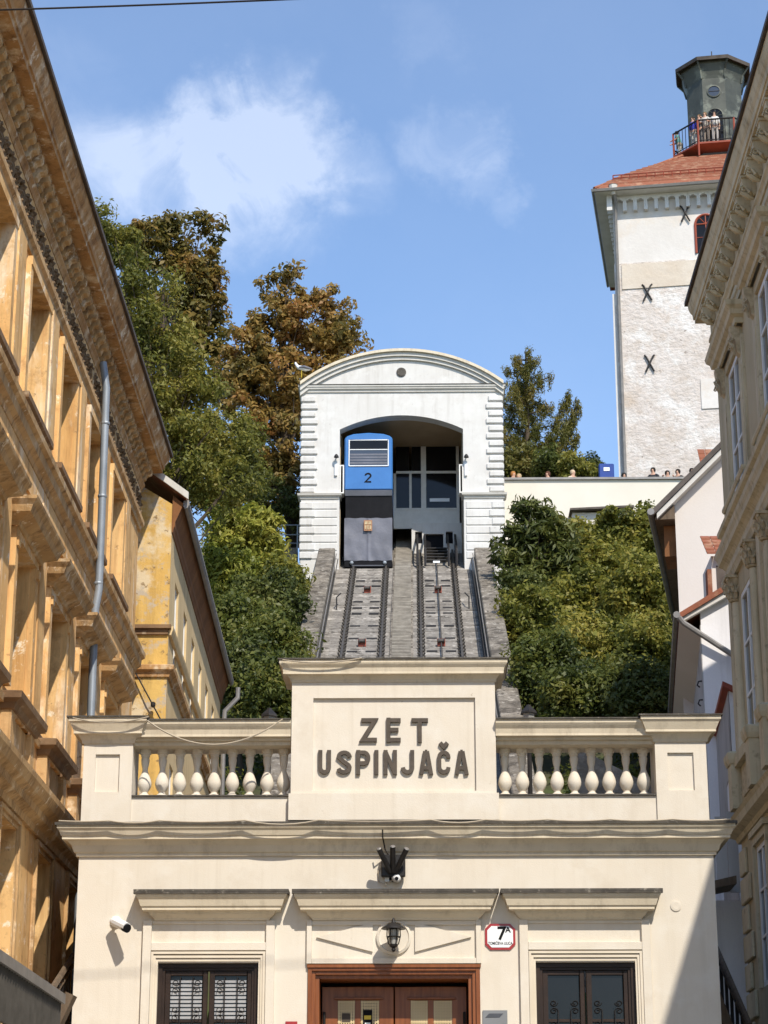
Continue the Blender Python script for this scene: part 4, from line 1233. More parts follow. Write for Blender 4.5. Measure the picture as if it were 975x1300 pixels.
# corinthian capital
cp = MB()
cp.lathe([(.10, 0), (.115, .02), (.10, .04), (.10, .28), (.16, .40)], (0, 0, 0), 10)
cp.box(-.17, .17, -.17, .17, .401, .45)
for row, (z0, n_, rr) in enumerate(((.05, 8, .10), (.16, 8, .11), (.27, 4, .12))):
    for k in range(n_):
        t = 2 * math.pi * (k + .5 * (row % 2)) / n_ + (math.pi / 4 if row == 2 else 0)
        c, s_ = math.cos(t), math.sin(t)
        cp.tube([((rr) * c, rr * s_, z0), ((rr + .03) * c, (rr + .03) * s_, z0 + .08), ((rr + .08) * c, (rr + .08) * s_, z0 + .11), ((rr + .085) * c, (rr + .085) * s_, z0 + .075)], [.035, .032, .026, .012], 5)
capm = local_mesh(cp, 'capital', 'orn', smooth=True)
for k, (a, b, c, d) in enumerate(TOPR):
    w = window_unit(FRt, rb, a, b, c, d, 0.0, 'white_paint', 'glass_sky', 0.09, 2, (0.36, 0.68), 0.05)
    for y in (a - .22, b + .22):
        MB().fbox(FRt, y - .2, y + .2, 0, .05, 13.66, 16.12).build('pilaster', 'olive', rb)
        MB().fbox(FRt, y - .12, y + .12, 0.051, .065, 13.75, 15.6).build('pilaster_panel', 'olive', rb)
        inst('console', con, rb, (XR - .051, y, 15.78))
    MB().sweep(FRt, [(a - .42, 0), (a - .42, .10), (b + .42, .10), (b + .42, 0)], [(0, 16.31), (.04, 16.31), (.05, 16.40), (.12, 16.44), (.14, 16.52), (.20, 16.58), (.22, 16.66), (0, 16.74)]).build('window_hood', 'olive', rb)
    MB().fbox(FRt, a - .3, b + .3, 0, .05, 16.121, 16.30).build('window_frieze', 'olive_wall', rb)
    MB().sweep(FRt, [(a - .45, 0), (a - .45, .13), (b + .45, .13), (b + .45, 0)], [(0, 13.661), (.02, 13.661), (.04, 13.70), (.04, 13.745), (0, 13.748)]).build('sill', 'olive', rb)
for k, (a, b, c, d) in enumerate(MIDR):
    w = window_unit(FRt, rb, a, b, c, d, -.01, 'white_paint', 'glass_sky', 0.09, 2, (0.33, 0.66), 0.05)
    for y in (a - .30, b + .28):
        MB().lathe([(.12, 9.36), (.12, 9.44), (.095, 9.48), (.09, 10.2), (.08, 11.99)], FRt.P(y, .03, 0), 12).build('column', 'olive', rb, smooth=True)
        inst('capital', capm, rb, Vector(FRt.P(y, .05, 12.0)))
        MB().fbox(FRt, y - .19, y + .19, 0, .30, 8.37, 9.12).build('pedestal', 'olive', rb)
        MB().sweep(FRt, [(y - .19, 0), (y - .19, .30), (y + .19, .30), (y + .19, 0)], [(0, 9.121), (.02, 9.121), (.05, 9.20), (.06, 9.30), (0, 9.34)]).build('pedestal_cap', 'olive', rb)
    MB().fbox(FRt, a - .1, b + .08, 0, .14, 8.37, 9.05).build('apron_panel', 'olive_wall', rb)
    MB().fbox(FRt, a - .1, b + .08, 0, .24, 9.06, 9.26).build('sill', 'olive', rb)
    MB().fbox(FRt, a + .15, b - .2, .141, .165, 8.5, 8.95).build('apron_ornament', 'orn', rb)
for y in (33.45, 36.75):
    MB().fbox(FRt, y - .16, y + .16, 0, .05, 8.4, 12.4).build('pilaster', 'olive', rb)
for k, (a, b, c, d) in enumerate(LOWR):
    window_unit(FRt, rb, a, b, c, d, -.01, 'white_paint', 'glass_sky', 0.08, 2, (0.35, 0.68), 0.045)
    s = MB(); s.ring(FRt, a - .16, b + .16, c, d + .16, .12, 0, .05, 'LRT'); s.build('window_surround', 'olive', rb)
    MB().fbox(FRt, a - .2, b + .2, 0, .09, d + .17, d + .27).build('window_hood', 'olive', rb)
for k in range(11):                                   # rusticated blocks at the corner
    z = 2.6 + .48 * k
    ln_ = .95 if k % 2 else .62
    MB().fbox(FRt, RE1 - ln_, RE1 - .003, 0, .06, z, z + .43).build('quoin', 'olive', rb, bevel=.015)
# neighbour set back to the right, out of the picture but shading the station corner
nb = thing('neighbour_house', 'plain olive neighbour house nearer along the right side of the street', 'building', (11, 17, 0))
NX = 6.52
mb = MB()
nh = [(y, y + 1.1, z, z + 1.8) for y in (11, 13.6, 16.2, 18.8, 21.4) for z in (3.4, 7, 10.6)]
FN = Fr((NX + .35, 0), (0, 1), (-1, 0))
mb.wall(FN, 8, 24.4, 0, 13.8, nh, .25); mb.box(NX + .36, NX + 9, 24.39, 24.4, 0, 13.8); mb.box(NX + .36, NX + 9, 8, 8.01, 0, 13.8)
mb.build('wall', 'olive_wall', nb)
mb = MB(); mb.sweep(FN, [(8, 0), (24.4, 0)], [(0, 13.5), (.05, 13.5), (.3, 13.85), (.35, 13.95), (.35, 14.02), (0, 14.05)]); mb.build('eave', 'olive', nb)
mb = MB(); mb.prism([(NX, 8, 14.03), (NX + 5, 8, 16.6), (NX + 9.4, 8, 14.3), (NX + 9.4, 8, 14.1), (NX + 5, 8, 16.4), (NX + .1, 8, 14.0)], (0, 16.4, 0)); mb.build('roof', 'tile', nb)
for (a, b, c, d) in nh:
    window_unit(FN, nb, a, b, c, d, -.15, 'white_paint', 'glass_sky', .08, 2, (.6,), .05)


# ------------------------------------------------------------------ white houses on the right slope
def rot_frames(x, y, deg):
    a = R(deg)
    back = (math.sin(a), math.cos(a)); right = (math.cos(a), -math.sin(a))
    return Fr((x, y), right, (-back[0], -back[1])), Fr((x, y), back, (-right[0], -right[1]))


def tile_rows(parent, fr, u0, u1, o_edge, z_edge, o_top, z_top, rows, m='tile', cols=None):
    """roof plane of overlapping tile courses; fr.u along the eave, o from eave to ridge"""
    for k in range(rows):
        t0, t1 = k / rows, (k + 1.12) / rows
        oa, za = o_edge + (o_top - o_edge) * t0, z_edge + (z_top - z_edge) * t0
        ob, zb = o_edge + (o_top - o_edge) * t1, z_edge + (z_top - z_edge) * t1
        s = MB(); n_ = cols or max(2, int((u1 - u0) / .18))
        for i in range(n_):
            a = u0 + (u1 - u0) * i / n_; b = u0 + (u1 - u0) * (i + .94) / n_
            s.hexa([fr.P(a, oa, za), fr.P(b, oa, za), fr.P(b, ob, zb - .02), fr.P(a, ob, zb - .02), fr.P(a, oa, za + .035), fr.P(b, oa, za + .035), fr.P(b, ob, zb), fr.P(a, ob, zb)])
        s.build('tile_course', m, parent)


# W1: pale gable house, upper
h1 = thing('pale_gable_house', 'pale pinkish house with dark verge below the tower, upper on the right slope', 'house', (8.5, 53, 14))
F1, F1s = rot_frames(6.34, 50, 9.8)
gw, gs = 4.6, 0.95
ez = 18.52
mb = MB()
P = F1.P
mb.prism([P(0, 0, 9), P(gw, 0, 9), P(gw, 0, ez), P(gw / 2, 0, ez + gw / 2 * gs), P(0, 0, ez)], F1.o * -9.5)
mb.build('wall', 'housew', h1)
for sg in (0, 1):
    def U(u): return u if sg == 0 else gw - u
    s = MB()
    s.hexa([P(U(-.5), .35, ez - .5 * gs + .10), P(U(gw / 2), .35, ez + gw / 2 * gs + .10), P(U(gw / 2), -9.8, ez + gw / 2 * gs + .10), P(U(-.5), -9.8, ez - .5 * gs + .10),
            P(U(-.5), .35, ez - .5 * gs + .26), P(U(gw / 2), .35, ez + gw / 2 * gs + .26), P(U(gw / 2), -9.8, ez + gw / 2 * gs + .26), P(U(-.5), -9.8, ez - .5 * gs + .26)])
    s.build('roof', 'darkroof', h1)
s = MB().hexa([P(-.42, .30, ez - .42 * gs - .06), P(gw / 2, .30, ez + gw / 2 * gs - .06), P(gw / 2, .02, ez + gw / 2 * gs - .06), P(-.42, .02, ez - .42 * gs - .06),
               P(-.42, .30, ez - .42 * gs + .09), P(gw / 2, .30, ez + gw / 2 * gs + .09), P(gw / 2, .02, ez + gw / 2 * gs + .09), P(-.42, .02, ez - .42 * gs + .09)])
s.build('verge_moulding', 'white_trim', h1)
MB().tube([P(-.56, .38, ez - .30), P(-.56, -9.7, ez - .30)], .09, 8).build('gutter', 'gutter', h1, smooth=True)
s = MB().hexa([P(-.48, .2, ez - .46), P(0, .2, ez - .46), P(0, -9.4, ez - .46), P(-.48, -9.4, ez - .46), P(-.48, .2, ez - .40), P(0, .2, ez - .1), P(0, -9.4, ez - .1), P(-.48, -9.4, ez - .40)])
s.build('eave_soffit', 'wood_grey', h1)
MB().fbox(F1, -.30, -.003, -1.4, -.3, ez - 1.25, ez - .47).build('eave_box', 'soffit', h1)
ca_ = at(893, 606, 53.5)
tile_rows(h1, Fr((0, 53.5), (1, 0), (0, -1)), ca_.x, ca_.x + 1.9, 0, ca_.z, -.9, at(893, 571, 54.4).z, 6)
# W2: white house, in front and lower
h2 = thing('white_gable_house', 'white house with slanting downpipe under a tiled verge behind the palace corner', 'house', (8, 48, 6))
F2, F2s = rot_frames(6.02, 44, 5.5)
gw, gs, ez = 4.6, 0.70, 13.78
P = F2.P
mb = MB()
mb.prism([P(0, 0, 5), P(gw, 0, 5), P(gw, 0, ez + .3), P(gw / 2, 0, ez + gw / 2 * gs + .06), P(0, 0, ez + .3)], F2.o * -9.0)
mb.build('wall', 'houseb', h2)
s = MB().hexa([P(-.02, 0.0, 5), P(0, 0.0, 5), P(0, -9.0, 5), P(-.02, -9.0, 5), P(-.02, 0, ez), P(0, 0, ez), P(0, -9.0, ez), P(-.02, -9.0, ez)])
s.build('side_wall', 'houseg', h2)
for sg in (0, 1):
    def U(u): return u if sg == 0 else gw - u
    s = MB()
    s.hexa([P(U(-.46), .22, ez - .46 * gs + .42), P(U(gw / 2), .22, ez + gw / 2 * gs + .10), P(U(gw / 2), -9.2, ez + gw / 2 * gs + .10), P(U(-.46), -9.2, ez - .46 * gs + .42),
            P(U(-.46), .22, ez - .46 * gs + .54), P(U(gw / 2), .22, ez + gw / 2 * gs + .24), P(U(gw / 2), -9.2, ez + gw / 2 * gs + .24), P(U(-.46), -9.2, ez - .46 * gs + .54)])
    s.build('roof', 'tile', h2)
s = MB().hexa([P(-.40, .16, ez + .05), P(gw / 2, .16, ez + gw / 2 * gs - .1), P(gw / 2, .01, ez + gw / 2 * gs - .1), P(-.40, .01, ez + .05),
               P(-.40, .16, ez + .17), P(gw / 2, .16, ez + gw / 2 * gs + .06), P(gw / 2, .01, ez + gw / 2 * gs + .06), P(-.40, .01, ez + .17)])
s.build('verge_moulding', 'white_trim', h2)
s = MB().hexa([P(-.45, .18, ez + .04), P(-.021, .18, ez - .28), P(-.021, -9.0, ez - .28), P(-.45, -9.0, ez + .04), P(-.45, .18, ez + .1), P(-.021, .18, ez - .2), P(-.021, -9.0, ez - .2), P(-.45, -9.0, ez + .1)])
s.build('eave_soffit', 'housew', h2)
MB().tube([P(-.5, .25, ez + .18), P(-.5, -9.1, ez + .18)], .075, 8).build('gutter', 'gutter', h2, smooth=True)
MB().tube([P(-.46, .24, ez + .12), P(-.36, .2, ez + .0), P(.7, .12, ez - .75), P(2.4, .12, ez - 1.9)], .06, 8).build('downpipe', 'gutter', h2, smooth=True)
for z in (12.6, 12.2):
    MB().tube([P(-.03, -.1, z), P(-.1, -.12, z), P(-.13, -.12, z - .08), P(-.08, -.12, z - .13)], .018, 5).build('wall_hook', 'iron', h2)
da_, db_ = at(899, 706, 44.8), at(935, 742, 44.8)
FD = Fr((0, 44.8), (1, 0), (0, -1))
dm = MB().fbox(FD, da_.x + .06, db_.x, -1.4, 0, db_.z - .3, da_.z).build('dormer', 'housew', h2)
MB().fbox(FD, da_.x + .16, db_.x - .1, .001, .02, db_.z - .2, da_.z - .22).build('dormer_opening', 'darkroof', dm)  # dark plate in place of the open, unlit dormer hole
MB().fbox(FD, da_.x - .04, da_.x + .055, -.3, .02, db_.z - .3, da_.z - .3).build('dormer_cheek', 'tile', dm)
tile_rows(dm, FD, da_.x - .05, db_.x, .22, da_.z - .02, -.75, at(899, 681, 45.55).z, 5)
# W3: narrow grey lean-to house
h3 = thing('grey_leanto_house', 'narrow grey house with monopitch red-edged roof squeezed beside the palace', 'house', (7, 43, 4))
F3, F3s = rot_frames(5.94, 40, 4.2)
P = F3.P
mb = MB(); mb.prism([P(0, 0, 3), P(3.2, 0, 3), P(3.2, 0, 9.8), P(0, 0, 11.4)], F3.o * -3.85); mb.build('wall', 'houseb', h3)
sideh = [(1.0, 1.75, 8.3, 9.9)]
mb = MB(); mb.wall(F3s, 0.001, 7.4, 3, 11.4, sideh, .14, .012); mb.fbox(F3s, .001, 7.4, -.2, -.15, 3, 11.4); mb.build('side_wall', 'houseg', h3)
MB().fbox(F3s, 1.0, 1.75, -.14, -.10, 8.3, 9.9).build('shutter', 'houseb', h3)
s = MB().hexa([P(-.12, .15, 11.44), P(3.3, .15, 9.76), P(3.3, -7.5, 9.76), P(-.12, -7.5, 11.44), P(-.12, .15, 11.54), P(3.3, .15, 9.86), P(3.3, -7.5, 9.86), P(-.12, -7.5, 11.54)])
s.build('roof', 'redlead', h3)
# passage beside the station: fence, canopy beam, garden wall
FP = Fr((0, 38.6), (1, 0), (0, -1))
gwl = MB().box(4.3, 6.5, 39.4, 39.7, 3, 7.35).build('garden_wall', 'houseb', label='whitewashed garden wall behind the right stairs, under the board fence', cat='wall')
fe = thing('board_fence', 'weathered grey vertical board fence beside the stairs right of the station', 'fence', (5.0, 38.6, 7.2))
x = 4.55
k = 0
while x < 5.62:
    w_ = .19 + .05 * rnd.random()
    MB().fbox(FP, x, x + w_ - .015, 0, .03, 7.35 + .03 * rnd.random(), 8.55 + .22 * (x - 4.6) + .06 * rnd.random()).build('board', 'houseg', fe)
    x += w_; k += 1
cb = MB(); cb.hexa([(4.4, 37.6, 7.14), (5.55, 37.6, 7.38), (5.55, 38.5, 7.38), (4.4, 38.5, 7.14), (4.4, 37.6, 7.26), (5.55, 37.6, 7.52), (5.55, 38.5, 7.52), (4.4, 38.5, 7.26)])
cb.build('canopy_beam', 'wood_grey', label='dark timber canopy beam crossing the passage right of the station', cat='beam')

# ------------------------------------------------------------------ stair handrails
for lab, pa, pb, newel in (('dark wooden stair handrail left of the station by the ochre house', (62, 1262, 26.8), (93, 1213, 29.6), ((72, 1300), (90, 1262), 26.6)),
                           ('dark wooden stair handrail right of the station by the palace corner', (952, 1302, 31.5), (908, 1200, 35.0), ((925, 1306), (904, 1252), 30.0))):
    a, b = at(*pa), at(*pb)
    t = thing('stair_handrail', lab, 'handrail', (a.x, a.y, a.z - 1.2))
    for dz in (0, -.13):
        s = MB(); s.tube([a + Vector((0, 0, dz)), b + Vector((0, 0, dz))], .045 if dz == 0 else .03, 6); s.build('rail', 'wood_grey', t)
    for k in range(6):
        q = a.lerp(b, .06 + k / 6.5)
        MB().tube([q - Vector((0, 0, 1.1)), q - Vector((0, 0, .05))], .028, 5).build('baluster', 'iron', t)
    n0, n1 = at(*newel[0], newel[2]), at(*newel[1], newel[2])
    s = MB(); d_ = (n1 - n0).normalized(); s.tube([n0 - d_ * .9, n1], .085, 5); s.build('newel_beam', 'wood_grey', t)

# ------------------------------------------------------------------ terrace, walls, far right
tw = thing('terrace_wall', 'cream terrace retaining wall in front of the white tower', 'wall', (7.5, 81, 22))
mb = MB(); mb.box(3.2, 24, 81, 81.5, 20, 30.0); mb.build('wall', 'terrace', tw)
MB().box(3.15, 24.1, 80.9, 81.6, 30.003, 30.09).build('coping', 'gutter', tw)
p0, p1 = at(726, 652, 79.0), at(800, 648, 79.0)
pv = thing('garden_pavilion', 'low pavilion with dark flat roof edge, overgrown, under the terrace wall', 'building', (8, 79, 22))
Z0 = p0.z
mb = MB(); FV = Fr((0, 79.2), (1, 0), (0, -1))
pw = [at(792, 690, 79.2), at(738, 750, 79.2)]
hol = [(pw[0].x - .35, pw[0].x + .3, pw[0].z - .55, pw[0].z + .45), (pw[1].x - .4, pw[1].x + .2, pw[1].z - .5, pw[1].z + .4)]
mb.wall(FV, p0.x - 1.9, p1.x + 2.3, 19, Z0 - .12, hol, .2)
mb.build('wall', 'terrace', pv)
for h in hol:
    window_unit(FV, pv, *h, -.12, 'wood_dark', 'glass', .05, 2, (.5,), .04)
mb = MB(); mb.hexa([(p0.x - .1, 78.5, Z0 - .02), (p1.x + .1, 78.5, Z0 + .09), (p1.x + .1, 80.9, Z0 + .09), (p0.x - .1, 80.9, Z0 - .02), (p0.x - .1, 78.5, Z0 + .06), (p1.x + .1, 78.5, Z0 + .17), (p1.x + .1, 80.9, Z0 + .17), (p0.x - .1, 80.9, Z0 + .06)])
mb.build('roof_edge', 'darkroof', pv)
mb = MB(); mb.box(p0.x, p1.x, 78.8, 79.19, Z0 - .5, Z0 - .03); mb.build('fascia', 'housew', pv)
# rubble wall right of the track, seen between the balusters
sw = MB(); sw.hexa([(3.3, 44, 2), (5.0, 44, 2), (5.0, 45, 2), (3.3, 45, 2), (3.3, 44, 11.2), (5.0, 44, 10.3), (5.0, 45, 10.3), (3.3, 45, 11.2)])
sw.build('rubble_wall', 'stone', label='rough rubble retaining wall behind the right balustrade', cat='wall')
# promenade railing, left of the upper station
p0, p1 = at(318, 690, 81), at(384, 690, 81)
rl = thing('promenade_railing', 'thin grey promenade railing among the trees left of the upper station', 'railing', (p0.x, 81, p0.z))
for z in (.0, .35, .75):
    MB().tube([(p0.x - 3, 81, p0.z + z), (p1.x, 81, p0.z + z)], .025, 5).build('rail', 'galv', rl)
for k in range(7):
    MB().tube([(p1.x - .2 - k * .75, 81, p0.z - .4), (p1.x - .2 - k * .75, 81, p0.z + .76)], .03, 5).build('post', 'galv', rl)
MB().box(p0.x - 4, p1.x - .2, 81.1, 81.6, 22, p0.z - .15).build('promenade_wall', 'stone', label='dark rubble promenade wall under the railing left of the upper station', cat='wall')

# ------------------------------------------------------------------ track
tk = thing('funicular_track', 'steep concrete funicular incline with two dark rail tracks and a central stair', 'track', (-.4, 36, bedz(36)))
Y0, Y1 = 35.5, 86.0


def tp(x, y, dz=0.0):
    return (x, y, bedz(y) + dz)


def incl(mb, x0, x1, ya, yb, d0, d1):
    return mb.hexa([tp(x0, ya, d0), tp(x1, ya, d0), tp(x1, yb, d0), tp(x0, yb, d0), tp(x0, ya, d1), tp(x1, ya, d1), tp(x1, yb, d1), tp(x0, yb, d1)])


n_s = 66
for k in range(n_s):                                   # cast slabs with open joints
    ya = 58 + (Y1 - 58) * k / n_s; yb = 58 + (Y1 - 58) * (k + .965) / n_s
    for x0, x1 in ((-2.98, -.80), (-.06, 2.16)):
        s = MB(); e = rnd.uniform(-.02, .02); incl(s, x0, x1, ya, yb, -.5, e)
        s.build('slab', 'bed', tk)
s = MB(); incl(s, -3.0, 2.2, Y0, 58, -.6, 0); incl(s, -3.0, 2.2, 58, Y1, -.6, -.04); s.build('bed', 'bed', tk)
nst = 150
s = MB()
for k in range(nst):
    y = 60 + k * .19
    s.box(-.74, -.12, y, y + .188, bedz(y) - .5, bedz(y) + .09)
    s.box(-.74, -.12, y - .045, y + .187, bedz(y) + .0901, bedz(y) + .128)
s.build('stair', 'stair', tk, kind='stuff')
for x in (-.80, -.12):
    s = MB(); incl(s, x, x + .06, 58, Y1, -.1, .08); s.build('stair_kerb', 'parapet', tk)
RX = (-2.32, -1.08, 0.21, 1.50)
for x in RX:
    s = MB(); incl(s, x - .035, x + .035, 50, Y1, .10, .15); incl(s, x - .012, x + .012, 50, Y1, .02, .099); incl(s, x - .065, x + .065, 50, Y1, -.005, .019)
    s.build('rail', 'steel', tk)
fm = MB(); fm.box(-.11, .11, -.05, .05, 0, .035); fm.box(-.13, -.075, -.03, .03, .036, .085); fm.box(.075, .13, -.03, .03, .036, .085)
fas = local_mesh(fm, 'rail_clamp', 'steel')
ang = math.atan(TRS)
for x in RX:
    for k in range(44):
        y = 62 + k * .44
        inst('rail_clamp', fas, tk, tp(x, y, .02), rot=(ang, 0, 0))
for xa, xb in ((-2.32, -1.08), (.21, 1.5)):            # dark bars standing in for the shaded slots between the rails
    xm = (xa + xb) / 2
    for py in (738.5, 745.2, 765, 773, 780, 796, 812, 828.5, 838, 845):
        r_ = ray(487, py); y = (TRZ - TRS * TR0 - CAM_Z) / (r_[2] / r_[1] - TRS)
        for sg in (-1, 1):
            s = MB(); incl(s, xm + sg * .30 - .17, xm + sg * .30 + .17, y, y + .075, 0.012, .05); s.build('slot_bar', 'iron', tk)
    for y in [(TRZ - TRS * TR0 - CAM_Z) / (ray(487, p_)[2] / ray(487, p_)[1] - TRS) for p_ in (753, 821)]:
        r_ = MB(); r_.fbox(FW, xm - .13, xm + .13, y - .05, y + .05, bedz(y), bedz(y) + .25)
        ro = r_.build('cable_roller', 'redlead', tk)
        MB().lathe([(.09, -.11), (.06, -.06), (.06, .06), (.09, .11)], (xm, y - .10, bedz(y) + .17), 10, (1, 0, 0)).build('wheel', 'steel', ro)
s = MB(); s.tube([tp(.86, 50, .16), tp(.86, Y1, .16)], .022, 5); s.build('haul_cable', 'steel', tk)
for side, (xi, xo) in enumerate(((-3.02, -3.64), (2.28, 2.90))):   # side parapets in cast lengths
    k = 0; y = 40.0
    while y < 78.6:
        ye = min(y + 2.4, 78.75)
        s = MB(); incl(s, xi, xo, y, ye - .02, -3.0, .93 + .01 * (k % 2))
        s.build('parapet_block', 'parapet', tk, bevel=.03)
        y += 2.4; k += 1
    sg = 1 if side == 0 else -1
    for j, dz in enumerate((.75, .55)):
        s = MB(); s.tube([tp(xi + sg * (.06 + .06 * j), 44, dz), tp(xi + sg * (.06 + .06 * j), 78.5, dz)], .018, 6); s.build('pipe', 'gutter' if j == 0 else 'steel', tk)
    for y in (72.6,):
        s = MB(); xx = -2.72 if side == 0 else 1.9
        s.tube([tp(xx, y, 0), tp(xx, y, .45), tp(xx + .12 * sg, y + .6, .45)], .025, 5); s.build('signal_post', 'iron', tk)

# ------------------------------------------------------------------ upper station
UY = 79.0
FU = Fr((0, UY), (1, 0), (0, -1))
us = thing('upper_station', 'white upper station with arched gable, quoins and open portal over the tracks', 'station', (-.47, UY, 24))
UL, UR = -4.36, 3.44
OL, OR_, ZS, ZCW = -2.88, 1.92, 31.44, 32.02
ZT = 33.0
oc = (OL + OR_) / 2; ow = (OR_ - OL) / 2
hgt = ZCW - ZS
rad = (ow * ow + hgt * hgt) / (2 * hgt)


def archz(x):
    return ZS + math.sqrt(max(rad * rad - (x - oc) ** 2, 0)) - (rad - hgt)


mb = MB()
mb.fbox(FU, UL, OL, -9, 0, 22.5, ZT); mb.fbox(FU, OR_, UR, -9, 0, 22.5, ZT)
N = 24
for k in range(N):
    a = OL + (OR_ - OL) * k / N; b = OL + (OR_ - OL) * (k + 1) / N
    za, zb = archz(a), archz(b)
    mb.hexa([FU.P(a, -.55, za), FU.P(b, -.55, zb), FU.P(b, 0, zb), FU.P(a, 0, za), FU.P(a, -.55, ZT), FU.P(b, -.55, ZT), FU.P(b, 0, ZT), FU.P(a, 0, ZT)])
mb.build('wall', 'white', us)
# gable: segment above the cornice
GC = (UL + UR) / 2; GW = (UR - UL) / 2 + .08; GH = 34.62 - 33.22
grad = (GW * GW + GH * GH) / (2 * GH)


def gz(x, extra=0.0):
    return 33.22 + math.sqrt(max((grad + extra) ** 2 - (x - GC) ** 2, 0)) - (grad - GH)


mb = MB()
xs_ = [GC - GW + 2 * GW * k / 28 for k in range(29)]
mb.prism([FU.P(x, 0.02, gz(x)) for x in xs_] , FU.o * -.6)
mb.build('gable_panel', 'white', us)


def gable_band(e0, e1, o0, o1, name, m):
    s = MB()
    for a, b in zip(xs_, xs_[1:]):
        q = [(a, gz(a, e0)), (b, gz(b, e0)), (b, gz(b, e1)), (a, gz(a, e1))]
        s.hexa([FU.P(x, o0, z) for x, z in q] + [FU.P(x, o1, z) for x, z in q])
    return s.build(name, m, us)


gable_band(-.30, -.001, .021, .12, 'gable_moulding', 'white_trim')
gable_band(-.16, .0, .121, .20, 'gable_moulding', 'white_trim')
gable_band(0.001, .11, -9, .30, 'gable_coping', 'cap')
MB().sweep(FU, [(UL, -9), (UL, 0), (UR, 0), (UR, -9)], [(0, 32.98), (.05, 32.98), (.06, 33.05), (.12, 33.10), (.13, 33.16), (.16, 33.18), (.16, 33.25), (0, 33.27)]).build('cornice', 'white_trim', us)
MB().sweep(FU, [(UL, -9), (UL, 0), (UR, 0), (UR, -9)], [(0.002, 33.252), (.185, 33.252), (.185, 33.275), (.002, 33.29)]).build('flashing', 'flash', us)
pm = at(509.5, 473, UY)
MB().lathe([(.19, 0), (.19, .04), (.15, .05), (0, .04)], FU.P(pm.x, .02, pm.z), 24, (0, -1, 0)).build('roundel', 'flash', us)
# quoins
qz0, qz1 = at(500, 627, UY).z + .06, 32.9
nq = 13
for side in (0, 1):
    for k in range(nq * 1):
        z = qz0 + (qz1 - qz0) * k / nq
        h_ = (qz1 - qz0) / nq - .09
        ln_ = .62 if k % 2 else .52
        a, b = (UL - .05, UL + ln_) if side == 0 else (UR - ln_, UR + .05)
        MB().fbox(FU, a, b, -.6, .07, z, z + h_).build('quoin', 'white', us, bevel=.03)
    zs = at(500, 627, UY).z
    a, b = (UL, OL - .06) if side == 0 else (OR_ + .06, UR)
    MB().sweep(FU, [(a, -.6), (a, 0), (b, 0), (b, -.6)], [(0, zs - .2), (.04, zs - .2), (.06, zs - .12), (.13, zs - .08), (.15, zs), (0, zs + .03)]).build('impost_cornice', 'white_trim', us)
    for k in range(7):                                  # rusticated pier courses
        z = zs - .28 - .335 * (k + 1)
        e = .0 if k % 2 else .03
        MB().fbox(FU, a + .02, b - .02, -.3, .03, z, z + .29).build('pier_course', 'white', us, bevel=.02)
        a2, b2 = (UL - .05, UL + .45 + .1 * (k % 2)) if side == 0 else (UR - .45 - .1 * (k % 2), UR + .05)
        MB().fbox(FU, a2, b2, -.6, .07, z + .005, z + .285).build('quoin', 'white', us, bevel=.03)
# vault roof and interior
s = MB()
for a, b in zip(xs_, xs_[1:]):
    s.hexa([FU.P(a, -9, gz(a) - .14), FU.P(b, -9, gz(b) - .14), FU.P(b, -.61, gz(b) - .14), FU.P(a, -.61, gz(a) - .14), FU.P(a, -9, gz(a) - .01), FU.P(b, -9, gz(b) - .01), FU.P(b, -.61, gz(b) - .01), FU.P(a, -.61, gz(a) - .01)])
s.build('roof', 'copper', us)
MB().fbox(FU, OL, OR_, -9, -.56, 32.05, 32.2).build('ceiling', 'ceiling', us)
MB().fbox(FU, OL, OL + .02, -9, -.56, 22.6, 32.04).build('inner_wall', 'interior', us)
MB().fbox(FU, OR_ - .02, OR_, -9, -.56, 22.6, 32.04).build('inner_wall', 'interior', us)
BY = -3.6
MB().fbox(FU, OL + .03, OR_ - .03, -9, -8.9, 24, 32.04).build('back_wall', 'interior', us)
YB_ = UY - BY
# white screen: frames at the back of the hall
sx = [at(v, 600, YB_).x for v in (501, 521, 536, 539, 581)]
zc_, zt_, zb_, zf_ = at(500, 566, YB_).z, at(500, 601, YB_).z, at(500, 645, YB_).z, at(500, 671, YB_).z
FB = Fr((0, YB_), (1, 0), (0, -1))
sc = MB()
for a, b in ((sx[0] - .05, sx[0] + .06), (sx[1] - .05, sx[1] + .05), (sx[2] - .05, sx[3] + .06), (sx[4] - .06, sx[4] + .06)):
    sc.fbox(FB, a, b, -.1, 0, zf_, zt_ + (.0 if a < sx[2] - .2 else zc_ - zt_))
sc.fbox(FB, sx[0] + .061, sx[4] - .061, -.09, -.005, zt_, zt_ + .10)
sc.fbox(FB, sx[0] + .061, sx[4] - .061, -.09, -.005, zb_ - .08, zb_)
sc.fbox(FB, OL + .03, OR_ - .03, -.2, .02, zc_, zc_ + .12)
scr = sc.build('glazed_screen', 'white_paint', us)
for a, b in ((sx[0] + .06, sx[1] - .05), (sx[1] + .05, sx[2] - .05), (sx[3] + .06, sx[4] - .06)):
    MB().fbox(FB, a, b, -.06, -.05, zb_ + .001, zt_ - .001).build('pane', 'glass', scr)
    MB().fbox(FB, a, b, -.07, -.03, zf_, zb_ - .081).build('panel', 'white_paint', scr)
    MB().fbox(FB, a, b, -.06, -.05, zt_ + .101, zc_ - .001).build('pane', 'glass', scr)
# this notice is a white plate standing in for lights behind the glass
MB().fbox(FB, sx[3] + .2, sx[3] + 1.0, -.045, -.03, zb_ + .28, zb_ + .42).build('notice', 'enamel', scr)
